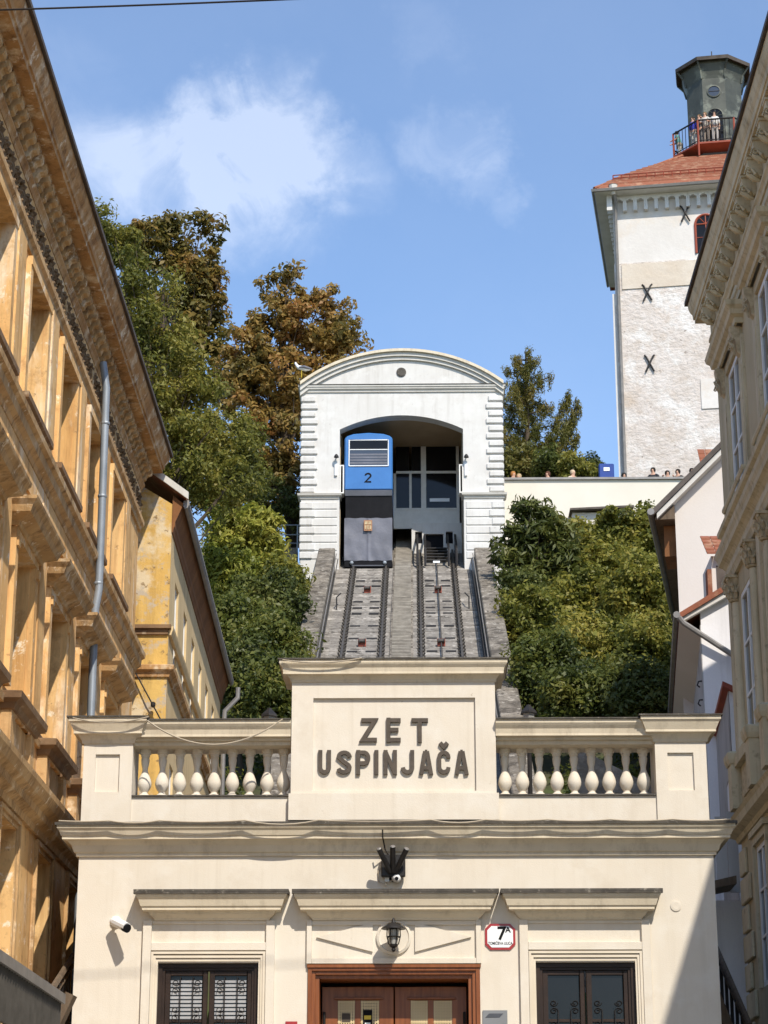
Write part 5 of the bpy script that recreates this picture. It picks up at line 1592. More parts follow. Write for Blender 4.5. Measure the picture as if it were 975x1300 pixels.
# white floor wall under the screen with three dark openings
zl = at(500, 722, YB_ - 1.5).z
FB2 = Fr((0, YB_ - .6), (1, 0), (0, -1))
q = [(at(527, 675, YB_ - .6), at(536, 690, YB_ - .6)), (at(538, 678, YB_ - .6), at(563, 703, YB_ - .6)), (at(566, 675, YB_ - .6), at(575, 690, YB_ - .6))]
hol = [(a.x, b.x, b.z, a.z) for a, b in q]
s = MB(); s.wall(FB2, -.1, OR_ - .03, zl - 3, zf_, hol, .15); s.fbox(FB2, -.1, OR_ - .03, -.6, -.001, zf_, zf_ + .02); s.build('pit_wall', 'white', us)
for h in hol:
    MB().fbox(FB2, h[0], h[1], -.16, -.14, h[2], h[3]).build('dark_hatch', 'black', us)
# iron service gantry beside the empty right-hand track
ig = thing('service_gantry', 'black iron buffer gantry with steps at the top of the right track', 'gantry', (.9, 80, 26))
for x in (.12, .42, 1.32, 1.62):
    MB().tube([tp(x, 79.2, .1), tp(x, 79.3, .75), tp(x, 83.4, .75)], .05, 6).build('rail', 'iron', ig)
for k in range(7):
    s = MB(); y = 79.4 + .55 * k; s.box(.45, 1.3, y, y + .25, bedz(y) + .28, bedz(y) + .32); s.build('step', 'iron', ig)
    for x in (.12, 1.62):
        MB().tube([tp(x, y, .1), tp(x, y, .8)], .035, 5).build('post', 'iron', ig)
MB().box(.72, .98, 79.2, 79.25, bedz(79.2) + .22, bedz(79.2) + .30).build('white_plate', 'enamel', ig)
# white side frames and little lamps at the portal edges
for sg, px in ((-1, 433), (1, 586)):
    x = OL + .0 if sg < 0 else OR_
    xa, xb = (OL + .005, OL + .17) if sg < 0 else (OR_ - .17, OR_ - .005)
    za, zb = at(500, 590, UY).z, at(500, 626, UY).z
    s = MB(); s.ring(FU, xa, xb, zb, za, .045, -.5, .015); s.build('portal_frame', 'white_paint', us)
    l_ = at(427 if sg < 0 else 592, 579, UY - .2)
    t = thing('portal_lamp', 'small dark lamp fixed %s of the portal opening' % ('left' if sg < 0 else 'right'), 'lamp', (l_.x, UY - .1, l_.z - .1))
    MB().lathe([(.10, -.06), (.09, 0), (.03, .08)], (l_.x, l_.y, l_.z), 10, (0, -.5, .8)).build('shade', 'iron', t)
    MB().tube([(l_.x, UY, l_.z + .02), (l_.x, l_.y, l_.z + .06)], .025, 5).build('arm', 'iron', t)
    s = MB(); s.fbox(FU, l_.x - .07, l_.x + .03, 0, .08, l_.z - .75, l_.z - .25); s.build('box', 'plastic_w', t)

# ------------------------------------------------------------------ funicular car number 2
CY = 79.15
FC = Fr((0, CY), (1, 0), (0, -1))
ca, cb_ = at(437.3, 600, CY), at(498.3, 600, CY)
cl, crr = ca.x, cb_.x
cm = (cl + crr) / 2
zr = lambda py: at(467, py, CY).z
car = thing('funicular_car', 'blue funicular car number 2 with grey tarpaulin skirt under the portal', 'funicular car', (cm, CY + 2, zr(722)))
prof = [(cl, zr(622)), (crr, zr(622)), (crr, zr(557)), (crr - .06, zr(553.5)), (crr - .35, zr(550.5)), (cm, zr(549)), (cl + .35, zr(550.5)), (cl + .06, zr(553.5)), (cl, zr(557))]
wz0, wz1 = zr(592), zr(558.5)
wl0, wl1 = at(442.5, 575, CY).x, at(493.5, 575, CY).x
s = MB(); s.prism([FC.P(x, 0, z) for x, z in prof], FC.o * -6.0)
body = s.build('body', 'blue', car, bevel=.05)
s = MB(); s.ring(FC, wl0, wl1, wz0, wz1, .038, .001, .035)
zmid = zr(571)
s.fbox(FC, wl0 + .039, wl1 - .039, .001, .03, zmid - .02, zmid + .02)
wf = s.build('window_frame', 'enamel', car, bevel=.01)
MB().fbox(FC, wl0 + .045, wl1 - .045, .004, .012, zmid + .02, wz1 - .045).build('pane', 'glass', wf)
MB().fbox(FC, wl0 + .045, wl1 - .045, .004, .012, wz0 + .045, zmid - .02).build('pane', 'glass_sky', wf)
for k in range(4):
    z = wz0 + .10 + k * .115
    MB().fbox(FC, wl0 + .06, wl1 - .06, .013, .018, z, z + .075).build('blind_slat', 'tarp', wf)
n0 = at(462.5, 613, CY); n1 = at(472, 600, CY)
stroke_letter(GLYPH['2'], FC, n0.x, n0.z, n1.x - n0.x, n1.z - n0.z, .065, .003, .012, 'number', 'black', body)
MB().fbox(FC, cl + .01, crr - .01, -5.9, .02, zr(630), zr(622) - .002).build('sill_band', 'grey_panel', car, bevel=.02)
MB().fbox(FC, cl + .05, crr - .03, -5.6, -.02, zr(660), zr(630) - .002).build('black_well', 'black', car)
MB().fbox(FC, cl + .03, crr - .03, -5.4, -.06, zr(713), zr(660) - .002).build('underframe', 'black', car)
# tarpaulin: rippled sheet
nx, nz_ = 30, 26
ta, tb = zr(712), zr(658)
V, Fc_ = [], []
for j in range(nz_ + 1):
    for i in range(nx + 1):
        u = i / nx; v = j / nz_
        o = .03 + .012 * math.sin(u * 9 + v * 4) * math.sin(v * 3.1) + .010 * math.sin(u * 27 + 4 * math.sin(v * 3)) * (1 - v) ** 2 + .006 * math.sin(v * 13 + u * 7) + .008 * math.sin(u * 5.3 - v * 8.1) * math.cos(u * 11) + (.03 if abs(u - .5) < .02 else 0)
        V.append(FC.P(cl + .01 + (crr - cl - .02) * u, o, ta + (tb - ta) * v + .012 * math.sin(u * 21)))
for j in range(nz_):
    for i in range(nx):
        a = j * (nx + 1) + i
        Fc_.append((a, a + 1, a + nx + 2, a + nx + 1))
s = MB(); s.v = V; s.f = Fc_
s.fbox(FC, cl + .015, crr - .015, -.055, -.01, ta, tb - .01)
tarp = s.build('tarpaulin_skirt', 'tarp', car, smooth=True)
e0, e1 = at(462, 675, CY), at(472.5, 661.5, CY)
em = MB().fbox(FC, e0.x, e1.x, .10, .115, e0.z, e1.z).build('emblem', 'emblem', car)
s = MB()
ew, eh = e1.x - e0.x, e1.z - e0.z
for (u0, u1, v0, v1) in ((.12, .45, .6, .88), (.55, .88, .6, .88), (.12, .3, .15, .5), (.4, .6, .12, .5), (.7, .88, .15, .5)):
    s.fbox(FC, e0.x + ew * u0, e0.x + ew * u1, .1155, .128, e0.z + eh * v0, e0.z + eh * v1)
s.build('emblem_relief', 'orn', em)
MB().fbox(FC, cl + .0, crr - .0, -.8, .06, zr(721), zr(713)).build('buffer_beam', 'black', car, bevel=.03)
for x in (cl + .3, crr - .3):
    MB().lathe([(.075, 0), (.075, .06), (.05, .09), (.03, .1)], FC.P(x, .06, zr(715.5)), 14, (0, -1, 0)).build('buffer', 'galv', car, smooth=True)
for x in (-2.32, -1.08):
    for y in (CY + .6, CY + 4):
        MB().lathe([(.30, -.05), (.34, -.045), (.34, -.03), (.30, -.025), (.30, .05)], (x, y, bedz(y) + .46), 18, (1, 0, 0)).build('wheel', 'steel', car)
MB().fbox(FC, cl + .3, crr - .3, .061, .09, zr(719.5), zr(718)).build('coupling_bar', 'grey_panel', car)
for k in range(4):
    a_, b_ = -1.1 - k * 1.2, -.25 - k * 1.2
    for sx_, o_ in ((crr, 1), (cl, -1)):
        s = MB(); s.box(*((sx_ + .001, sx_ + .012) if o_ > 0 else (sx_ - .012, sx_ - .001)), CY - b_, CY - a_, zr(592), zr(562)); s.build('side_pane', 'glass', body)

# ------------------------------------------------------------------ tower
tc0 = at(783.5, 440, 95)
TDEG = 8.5
FT, FTs = rot_frames(tc0.x, 95, TDEG)
TW = 10.4
to = thing('medieval_tower', 'whitewashed square medieval tower with red tiled roof and viewing gallery', 'tower', FT.P(TW / 2, -TW / 2, 28))
P = FT.P
z_r = at(840, 335, 95).z                                  # top of rough stonework
z_c0, z_c1 = at(790, 271, 95).z, at(790, 249, 95).z        # corbel band
z_e = at(760, 241, 94.3).z - .1                                   # eave
MB().fbox(FT, 0, TW, -TW, 0, 26, z_r).build('stone_shaft', 'tower', to)
MB().fbox(FT, .03, TW - .03, -TW + .03, -.03, z_r, z_e + .1).build('plastered_top', 'tower_s', to)
s = MB(); s.fbox(FT, .35, TW - .2, .0, .05, at(840, 368, 95).z, at(840, 337, 95).z); s.build('render_patch', mat('beige_render', (0.58, 0.49, 0.39), (0.66, 0.59, 0.50), 0.7, 0.95, 0.5, 3, bdist=.06), to)
# corbel arches
cw = .5
cm_ = MB()
hh_ = z_c1 - z_c0
Ncol = 12
for k in range(Ncol):
    a = cw * k / Ncol; b = cw * (k + 1) / Ncol
    def top(x):
        d_ = abs(x - cw / 2)
        return 0.0 if d_ > .165 else hh_ * .45 + math.sqrt(max(.165 ** 2 - d_ ** 2, 0)) * 1.15
    ta_, tb_ = top(a + 1e-4), top(b - 1e-4)
    if (ta_ == 0) != (tb_ == 0):
        ta_ = tb_ = 0.0 if abs((a + b) / 2 - cw / 2) > .165 else max(ta_, tb_)
    cm_.hexa([(a, 0, ta_), (b, 0, tb_), (b, -.26, tb_), (a, -.26, ta_), (a, 0, hh_), (b, 0, hh_), (b, -.26, hh_), (a, -.26, hh_)])
cmm = local_mesh(cm_, 'corbel_arch', 'tower_g')
rz_f = -R(TDEG)
for k in range(20):
    inst('corbel_arch', cmm, to, P(.12 + .505 * k, -.03, z_c0), rz_f)
    inst('corbel_arch', cmm, to, P(.03, -.10 - .505 * (k + 1) + .5, z_c0), rz_f - R(90))
s = MB(); s.sweep(FT, [(0, -TW), (0, 0), (TW, 0), (TW, -TW)], [(0, z_c1), (.25, z_c1 + .001), (.28, z_c1 + .2), (.34, z_e - .05), (0, z_e)]); s.build('corbel_cornice', 'tower_g', to)
OV = .78
s = MB(); s.sweep(FT, [(0, -TW), (0, 0), (TW, 0), (TW, -TW)], [(.2, z_e - .04), (OV, z_e - .02), (OV + .02, z_e + .12), (.2, z_e + .13)]); s.build('eave_board', 'tower_g', to)
MB().sweep(FT, [(0, -TW), (0, 0), (TW, 0), (TW, -TW)], [(OV + .021, z_e), (OV + .12, z_e - .02), (OV + .16, z_e + .1), (OV + .021, z_e + .11)]).build('gutter', 'gutter', to)
zp = at(905, 179, 97.15).z                                  # gallery floor
nr_ = 15
def roof_pt(side, a, t):                                   # side 0 front, 1 left; a -1..1 along, t 0 eave..1 top
    half = (TW / 2 + OV) * (1 - t) + 1.75 * t
    z = z_e + .13 + (zp - .62 - z_e) * (t ** .85)
    if side == 0: return P(TW / 2 + a * half, -TW / 2 + half, z)
    if side == 1: return P(TW / 2 - half, -TW / 2 + a * half, z)
    if side == 2: return P(TW / 2 + half, -TW / 2 + a * half, z)
    return P(TW / 2 + a * half, -TW / 2 - half, z)
for side in range(4):
    for k in range(nr_):
        t0, t1 = k / nr_, min((k + 1.08) / nr_, 1)
        s = MB(); up = Vector((0, 0, .05))
        q = [Vector(roof_pt(side, a, t)) for a, t in ((-1, t0), (1, t0), (1, t1), (-1, t1))]
        s.hexa([q[0], q[1], q[2] - up * .6, q[3] - up * .6, q[0] + up, q[1] + up, q[2], q[3]])
        s.build('tile_course', 'tile', to)
s = MB()                                                   # snow guards above the eave
for k in range(26):
    a = -.96 + 1.92 * k / 25
    q = Vector(roof_pt(0, a, .16)); s.tube([q, q + Vector((0, 0, .28))], .03, 4)
for tt in (.16,):
    for dz in (.13, .28):
        s.tube([Vector(roof_pt(0, -.96, tt)) + Vector((0, 0, dz)), Vector(roof_pt(0, .96, tt)) + Vector((0, 0, dz))], .03, 4)
s.build('snow_guard', 'redlead', to)
s = MB(); s.tube([Vector(roof_pt(0, -1, 0)) + Vector((0, 0, .06)), Vector(roof_pt(0, -1, 1)) + Vector((0, 0, .06))], .1, 6); s.build('hip_tiles', 'tile', to)
tcx, tcy, _ = P(TW / 2, -TW / 2, 0)


def octring(r, z, rot=22.5):
    return [(tcx + r * math.cos(R(45 * k + rot) + rz_f), tcy + r * math.sin(R(45 * k + rot) + rz_f), z) for k in range(8)]


def octloft(levels, name, m, cap=True):
    s = MB()
    for (r0, z0), (r1, z1) in zip(levels, levels[1:]):
        a, b = octring(r0, z0), octring(r1, z1)
        for k in range(8):
            s.face([a[k], a[(k + 1) % 8], b[(k + 1) % 8], b[k]])
    if cap:
        s.face(octring(*levels[0])); s.face(octring(*levels[-1]))
    return s.build(name, m, to)


RG = 2.35
octloft([(1.75, zp - 1.6), (1.75, zp - .30)], 'gallery_drum', 'darkroof')
octloft([(1.7, zp - .29), (RG, zp - .06), (RG + .03, zp - .05), (RG + .03, zp + .04), (1.3, zp + .05)], 'gallery_floor', 'redlead')
rt = zp + 1.28
ring = octring(RG, 0)
gr = None
s = MB()
for z, r_ in ((rt, .045), (zp + .14, .025)):
    s.tube([(q[0], q[1], z) for q in ring] + [(ring[0][0], ring[0][1], z)], r_, 6)
gr = s.build('gallery_railing', 'iron', to)
for k in range(8):
    a, b = Vector(ring[k]), Vector(ring[(k + 1) % 8])
    MB().tube([(a.x, a.y, zp - .7), (a.x, a.y, rt)], .05, 6).build('post', 'redlead', gr)
    for j in range(1, 8):
        q = a.lerp(b, j / 8)
        if q.y < tcy + 1.5:
            MB().tube([(q.x, q.y, zp + .05), (q.x, q.y, rt)], .018, 4).build('bar', 'iron', gr)
zl1 = at(900, 76, 97.9).z
octloft([(1.5, zp + .05), (1.5, zl1 - 1.0), (1.54, zl1 - .85), (1.72, zl1 - .30), (1.76, zl1 - .05)], 'lantern_house', 'copper')
octloft([(1.76, zl1 - .049), (2.02, zl1 - .16), (2.06, zl1 + .02), (1.95, zl1 + .08), (.8, zl1 + .45), (.12, zl1 + .62)], 'lantern_roof', 'darkroof')
for k in range(8):
    q = octring(1, 0)[k]; dx_, dy_ = q[0] - tcx, q[1] - tcy
    MB().tube([(tcx + dx_ * 1.53, tcy + dy_ * 1.53, zl1 - 1.0), (tcx + dx_ * 1.62, tcy + dy_ * 1.62, zl1 - .55), (tcx + dx_ * 1.95, tcy + dy_ * 1.95, zl1 - .16)], [.05, .07, .05], 5).build('roof_bracket', 'copper', to)
MB().tube([(tcx, tcy, zl1 + .6), (tcx, tcy, zl1 + 1.35)], .03, 5).build('finial', 'iron', to)
# windows on the front face of the lantern
ff = rz_f - R(90)
fdir = Vector((math.cos(ff), math.sin(ff), 0)); fu = Vector((-fdir.y, fdir.x, 0))
FO = Fr((tcx + fdir.x * 1.5 * math.cos(R(22.5)), tcy + fdir.y * 1.5 * math.cos(R(22.5))), fu.xy, fdir.xy)
zw = at(909, 116, 98).z
w_ = MB().lathe([(.35, 0), (.35, .05), (.29, .06), (.29, .02)], FO.P(0, 0, zw), 20, fdir); wr = w_.build('round_window', 'copper', to)
MB().lathe([(.29, .021), (.29, .025), (0, .026)], FO.P(0, 0, zw), 20, fdir).build('pane', 'glass_sky', wr)
MB().fbox(FO, -.28, .28, .027, .045, zw - .015, zw + .015).build('bar', 'iron', wr)
za_ = at(909, 147, 98).z
arcp = [(.38 * math.cos(R(t)), .38 * math.sin(R(t))) for t in range(0, 181, 18)]
s = MB(); s.prism([FO.P(x, .02, za_ + z) for x, z in arcp] + [FO.P(-.38, .02, zp + .1), FO.P(.38, .02, zp + .1)], fdir * .02)
aw_ = s.build('arched_window', 'glass', to)
s = MB(); s.tube([FO.P(x * 1.03, .05, za_ + z * 1.03) for x, z in arcp], .035, 5); s.tube([FO.P(-.39, .05, za_), FO.P(-.39, .05, zp + .1)], .035, 5); s.tube([FO.P(.39, .05, za_), FO.P(.39, .05, zp + .1)], .035, 5)
s.tube([FO.P(0, .05, zp + .1), FO.P(0, .05, za_ + .38)], .02, 4)
for j in range(4):
    s.tube([FO.P(-.38, .05, za_ - .3 * j), FO.P(.38, .05, za_ - .3 * j)], .016, 4)
for t in (45, 90, 135):
    s.tube([FO.P(0, .05, za_), FO.P(.38 * math.cos(R(t)), .05, za_ + .38 * math.sin(R(t)))], .016, 4)
s.build('muntins', 'copper', aw_)
# arched window in the shaft
pw = at(893, 292, 95)
uw = (Vector((pw.x, pw.y, 0)) - Vector((*P(0, 0, 0)[:2], 0))).dot(FT.u) / 1.0 + .12
arcp = [(.5 * math.cos(R(t)), .5 * math.sin(R(t))) for t in range(0, 181, 15)]
s = MB(); s.prism([P(uw + x, -.028, pw.z + z) for x, z in arcp] + [P(uw - .5, -.028, pw.z - 1.5), P(uw + .5, -.028, pw.z - 1.5)], FT.o * .02); sw_ = s.build('shaft_window', 'glass', to)
s = MB(); s.tube([P(uw - .5, .0, pw.z - 1.5), P(uw - .5, .0, pw.z)] + [P(uw + x, .0, pw.z + z) for x, z in arcp[::-1]] + [P(uw + .5, 0, pw.z), P(uw + .5, .0, pw.z - 1.5)], .06, 6)
s.tube([P(uw - .5, 0, pw.z), P(uw + .5, 0, pw.z)], .04, 5); s.tube([P(uw, 0, pw.z - 1.5), P(uw, 0, pw.z + .5)], .03, 5); s.tube([P(uw - .5, 0, pw.z - .7), P(uw + .5, 0, pw.z - .7)], .025, 5)
for t in (50, 90, 130):
    s.tube([P(uw, 0, pw.z), P(uw + .5 * math.cos(R(t)), 0, pw.z + .5 * math.sin(R(t)))], .022, 4)
s.build('window_frame', 'redlead', sw_)
# iron wall anchors
for px, py in ((871, 273), (823, 370), (826, 460)):
    q = at(px, py, 94.6)
    u = q.x - tc0.x
    u = u / math.cos(R(TDEG)) * .985
    s = MB()
    for sg in (-1, 1):
        s.tube([P(u - .24 * sg, .06, q.z + .42), P(u - .17 * sg, .07, q.z + .36), P(u + .0 * sg, .09, q.z), P(u + .20 * sg, .07, q.z - .42)], .045, 5)
    s.build('wall_anchor', 'iron', to)
dpp = MB(); dpp.tube([P(.12, OV - .1, z_e), P(.22, OV - .4, z_e - .4), P(.16, .12, z_e - 1.0), P(.16, .12, 28.6)], .085, 8)
dpp.build('drainpipe', 'gutter', to, smooth=True)
MB().lathe([(.10, 0), (.2, .25), (.22, .5), (.24, .5)], P(.12, OV - .12, z_e - .15), 8).build('rain_hopper', 'white_trim', to)
s = MB(); s.fbox(FT, -.14, .0, -.9, -.1, 28.6, at(778, 372, 95).z); s.build('corner_strip', 'tower_g', to)
# blocked niches on the right
for (x0, y0, x1, y1) in ((893, 470, 915, 508), (900, 558, 918, 590)):
    a, b = at(x0, y0, 93.3), at(x1, y1, 93.3)
    u0 = (a.x - tc0.x) / math.cos(R(TDEG)); u1 = (b.x - tc0.x) / math.cos(R(TDEG)) + .8
    MB().fbox(FT, u0, u1, .001, .05, b.z, a.z).build('blocked_window', 'tower_s', to)


# ------------------------------------------------------------------ people
def skin_mesh(name, verts, edges, sub=1):
    me = bpy.data.meshes.new(name)
    bm = bmesh.new()
    lay = bm.verts.layers.skin.verify()
    vv = []
    for i, (co, r) in enumerate(verts):
        v = bm.verts.new(co)
        v[lay].radius = (r, r) if not isinstance(r, tuple) else r
        v[lay].use_root = (i == 0)
        vv.append(v)
    for a, b in edges:
        bm.edges.new((vv[a], vv[b]))
    bm.to_mesh(me); bm.free()
    o = bpy.data.objects.new('tmp_skin', me)
    COL.objects.link(o)
    o.modifiers.new('skin', 'SKIN').use_smooth_shade = True
    m = o.modifiers.new('sub', 'SUBSURF'); m.levels = sub; m.render_levels = sub
    dg = bpy.context.evaluated_depsgraph_get()
    r = bpy.data.meshes.new_from_object(o.evaluated_get(dg))
    r.name = name
    bpy.data.objects.remove(o)
    return r


def body_parts(lean=0.0, arms='rail'):
    """feet at z=0, facing -Y"""
    hx = -.28 * lean
    sh = (-.02 + hx * 1.0)
    hand = {'rail': (-.42, 1.12), 'down': (-.04, .78), 'up': (-.22, 1.52)}[arms]
    V = [((0, 0, .95), .135), ((0, hx * .3, 1.12), .13), ((0, hx * .8, 1.34), .15), ((0, sh, 1.46), .085), ((0, sh - .02, 1.54), .055), ((0, sh - .035, 1.63), (.075, .09)), ((0, sh - .035, 1.715), (.07, .085)), ((0, sh - .125, 1.635), .018)]
    E_ = [(0, 1), (1, 2), (2, 3), (3, 4), (4, 5), (5, 6), (5, 7)]
    for sg in (-1, 1):
        i = len(V)
        el = ((sg * .25, (sh + hand[0]) / 2 + .1, (1.42 + hand[1]) / 2 - .08))
        V += [((sg * .18, sh, 1.42), .06), (el, .046), ((sg * .20, hand[0], hand[1]), .035), ((sg * .17, hand[0] - .07, hand[1] - .03), .028)]
        E_ += [(3, i), (i, i + 1), (i + 1, i + 2), (i + 2, i + 3)]
        j = len(V)
        V += [((sg * .09, 0, .88), .095), ((sg * .10, -.02, .50), .066), ((sg * .10, .01, .09), .045), ((sg * .11, -.13, .04), .038)]
        E_ += [(0, j), (j, j + 1), (j + 1, j + 2), (j + 2, j + 3)]
    return V, E_


POSE = {}
for nm, lean, arms in (('rail', .35, 'rail'), ('down', 0.05, 'down'), ('up', .05, 'up')):
    V, E_ = body_parts(lean, arms)
    b = skin_mesh('body_' + nm, V, E_)
    g = 1.22
    tv = [V[0], V[1], V[2], V[3]]
    tv = [(c, (r if not isinstance(r, tuple) else r[0]) * g) for c, r in tv]
    te = [(0, 1), (1, 2), (2, 3)]
    for base in (8, 16):
        i = len(tv)
        c0, c1 = V[base], V[base + 1]
        tv += [(c0[0], c0[1] * 1.25), (tuple(Vector(c0[0]).lerp(Vector(c1[0]), .8)), c1[1] * 1.4)]
        te += [(3, i), (i, i + 1)]
    sh_ = skin_mesh('shirt_' + nm, tv, te)
    lv = [((0, 0, .97), .150)]
    le = []
    for base in (12, 20):
        i = len(lv)
        lv += [(V[base][0], .112), (V[base + 1][0], .082), (V[base + 2][0], .066)]
        le += [(0, i), (i, i + 1), (i + 1, i + 2)]
    tr = skin_mesh('trousers_' + nm, lv, le)
    hy = V[5][0][1]
    hm = MB(); hm.lathe([(.088, -.05), (.103, .0), (.105, .06), (.085, .115), (.04, .14), (.0, .145)], (0, hy + .025, 1.64), 12, (0, .25, 1))
    hr = hm.mesh('hair', (0, 0, 0), True)
    POSE[nm] = (b, sh_, tr, hr)
COLM = {}


def cmat(c):
    if c not in COLM:
        COLM[c] = mat('cloth_%d' % len(COLM), c, None, 6, .85, 0.05, 30)
    return COLM[c]


def person(loc, rz, pose, shirt, trouser, hair, label, sc=1.0):
    t = thing('person', label, 'person', loc)
    t.rotation_euler = (0, 0, rz); t.scale = (sc, sc, sc)
    for nm, me, c in (('body', POSE[pose][0], M['skin']), ('shirt', POSE[pose][1], cmat(shirt)), ('trousers', POSE[pose][2], cmat(trouser)), ('hair', POSE[pose][3], cmat(hair))):
        o = bpy.data.objects.new(nm, me)
        COL.objects.link(o); o.parent = t
        if not me.materials:
            me.materials.append(None)
        o.material_slots[0].link = 'OBJECT'
        o.material_slots[0].material = c
    return t


def gal(px, inset=.35):
    """standing spot on the gallery just behind the railing seen at this pixel column"""
    best = None
    for k in range(720):
        t = k / 720 * 2 * math.pi
        x, y = tcx + (RG * .95 - inset) * math.cos(t), tcy + (RG * .95 - inset) * math.sin(t)
        if y > tcy + .5: continue
        r_ = ray(px, 170); xx = r_[0] / r_[1] * y
        if best is None or abs(x - xx) < best[0]: best = (abs(x - xx), x, y, t)
    return best[1], best[2], best[3]


for px, pose, sh_, tr, hr, lab in ((862, 'rail', (.12, .30, .28), (.55, .52, .45), (.03, .02, .015), 'person in teal top at the left end of the tower gallery'),
                                   (881, 'down', (.05, .06, .42), (.62, .60, .55), (.025, .018, .012), 'person in blue top and pale trousers leaning on the tower gallery railing'),
                                   (889, 'up', (.17, .16, .15), (.2, .18, .16), (.12, .07, .03), 'person in dark grey top on the tower gallery beside the blue one'),
                                   (897, 'rail', (.62, .58, .52), (.25, .2, .16), (.2, .12, .06), 'person in pale shirt in front of the arched lantern window'),
                                   (908, 'down', (.75, .72, .68), (.5, .45, .4), (.05, .03, .02), 'person in white shirt right of the arched lantern window')):
    x, y, t = gal(px)
    person((x, y, zp + .05), t + R(90), pose, sh_, tr, hr, lab)
for i, (px, pose, sh_, hr, top, lab) in enumerate(((650, 'rail', (.62, .16, .06), (.42, .18, .05), 603, 'person in orange top behind the terrace wall next to the upper station'),
                                   (660, 'rail', (.5, .3, .2), (.45, .32, .18), 606, 'fair-haired person half hidden behind the terrace wall near the upper station'),
                                   (697, 'rail', (.75, .72, .68), (.12, .05, .03), 603, 'person in white top behind the terrace wall under the larch'),
                                   (725, 'rail', (.66, .55, .42), (.55, .42, .28), 601, 'fair-haired person in beige at the terrace wall beside the yew bush'),
                                   (792, 'down', (.04, .04, .05), (.02, .018, .015), 604, 'dark-clothed person at the tower drainpipe behind the terrace wall'),
                                   (830, 'rail', (.03, .03, .035), (.02, .016, .012), 598, 'person in black leaning over the terrace wall, left of the tower group'),
                                   (847, 'up', (.04, .04, .045), (.03, .02, .015), 601, 'person raising both hands behind the terrace wall, middle of the tower group'),
                                   (862, 'rail', (.035, .03, .03), (.018, .014, .01), 600, 'dark-haired person crouched at the terrace wall, third of the tower group'),
                                   (878, 'down', (.045, .05, .06), (.02, .016, .014), 598, 'dark-haired person standing upright at the terrace wall nearest the pale house'))):
    q = at(px, top - 1, 81.95)
    person((q.x, 81.95, q.z - 1.74), rnd.uniform(-.5, .5), pose, sh_, (.1, .1, .12), hr, lab, 1.02)
q = at(770, 609, 82)
bs = thing('blue_litter_box', 'small blue box on a post behind the terrace wall beside the tower', 'box', (q.x, 82, PLATEAU))
MB().box(q.x - .30, q.x + .30, 81.8, 82.2, q.z - .2, q.z + .62).build('box', mat('blue_sheet', (.02, .06, .28), None, 4, .5, 0), bs, bevel=.03)
MB().tube([(q.x, 82, PLATEAU), (q.x, 82, q.z - .2)], .05, 6).build('post', 'iron', bs)
MB().box(q.x - .12, q.x + .12, 81.78, 81.798, q.z + .3, q.z + .45).build('label', 'enamel', bs)

# ------------------------------------------------------------------ gull on the upper station
q = at(383, 468, 79.2)
gl = thing('gull', 'white gull standing on the left shoulder of the upper station roof', 'bird', (q.x, 79.2, q.z - .3))
V = [((0, 0, 0), .085), ((.14, 0, -.01), .075), ((.27, 0, -.03), .035), ((-.11, 0, .05), .065), ((-.17, 0, .13), .042), ((-.20, 0, .19), .05), ((-.23, 0, .19), .035)]
gm = skin_mesh('gull_body', V, [(0, 1), (1, 2), (0, 3), (3, 4), (4, 5), (5, 6)], 2)
gm.materials.append(M['enamel'])
o = inst('body', gm, gl, (q.x, 79.2, q.z), 0, (1.25, 1.25, 1.25))
MB().tube([(q.x - .33, 79.2, q.z + .235), (q.x - .41, 79.2, q.z + .215)], [.02, .006], 5).build('beak', 'yel', gl)
for sg in (-1, 1):
    s = MB(); s.tube([(q.x - .1, 79.2 + sg * .09, q.z + .03), (q.x + .1, 79.2 + sg * .11, q.z + .03), (q.x + .33, 79.2 + sg * .06, q.z - .02), (q.x + .42, 79.2 + sg * .03, q.z - .03)], [.03, .06, .04, .01], 6); s.build('wing', 'tarp', gl, smooth=True)
    s = MB(); s.tube([(q.x, 79.2 + sg * .04, q.z - .05), (q.x, 79.2 + sg * .04, q.z - .36)], .012, 5); s.build('leg', 'yel', gl)

# overhead wire across the street
a, b = at(-30, 13.5, 20), at(345, -3, 20)
MB().tube(sagline(a, b + (b - a) * 1.2, .03, 14), .011, 5).build('overhead_wire', 'cable_b', label='dark overhead wire crossing the street at the top left', cat='wire')


# ------------------------------------------------------------------ vegetation
LM = {
    'acacia': leaf_mat('acacia_leaves', [(.07, .08, .014), (.145, .15, .025), (.24, .22, .04), (.34, .275, .06)], scale=.35, trans=.42),
    'chestnut': leaf_mat('chestnut_leaves', [(.08, .08, .018), (.15, .125, .026), (.24, .165, .036), (.29, .155, .04)], scale=.45, trans=.42),
    'chestnut2': leaf_mat('browning_chestnut_leaves', [(.12, .105, .026), (.24, .17, .042), (.36, .225, .06), (.38, .185, .06)], scale=.5, trans=.42),
    'ash': leaf_mat('ash_leaves', [(.11, .14, .017), (.20, .22, .03), (.32, .32, .05), (.40, .36, .07)], scale=.5, trans=.42),
    'hedge': leaf_mat('hedge_leaves', [(.042, .06, .012), (.085, .105, .019), (.14, .155, .028), (.22, .20, .042)], scale=.6, trans=.4),
    'vine': leaf_mat('vine_leaves', [(.06, .072, .012), (.14, .15, .023), (.25, .235, .04), (.37, .30, .056)], scale=.7, trans=.42),
    'larch': leaf_mat('larch_needles', [(.075, .085, .018), (.13, .13, .026), (.19, .17, .038), (.25, .18, .045)], scale=.6, trans=.42),
    'dark': leaf_mat('dark_leaves', [(.04, .055, .012), (.075, .092, .02), (.125, .14, .03), (.20, .19, .045)], scale=.6, trans=.38),
}


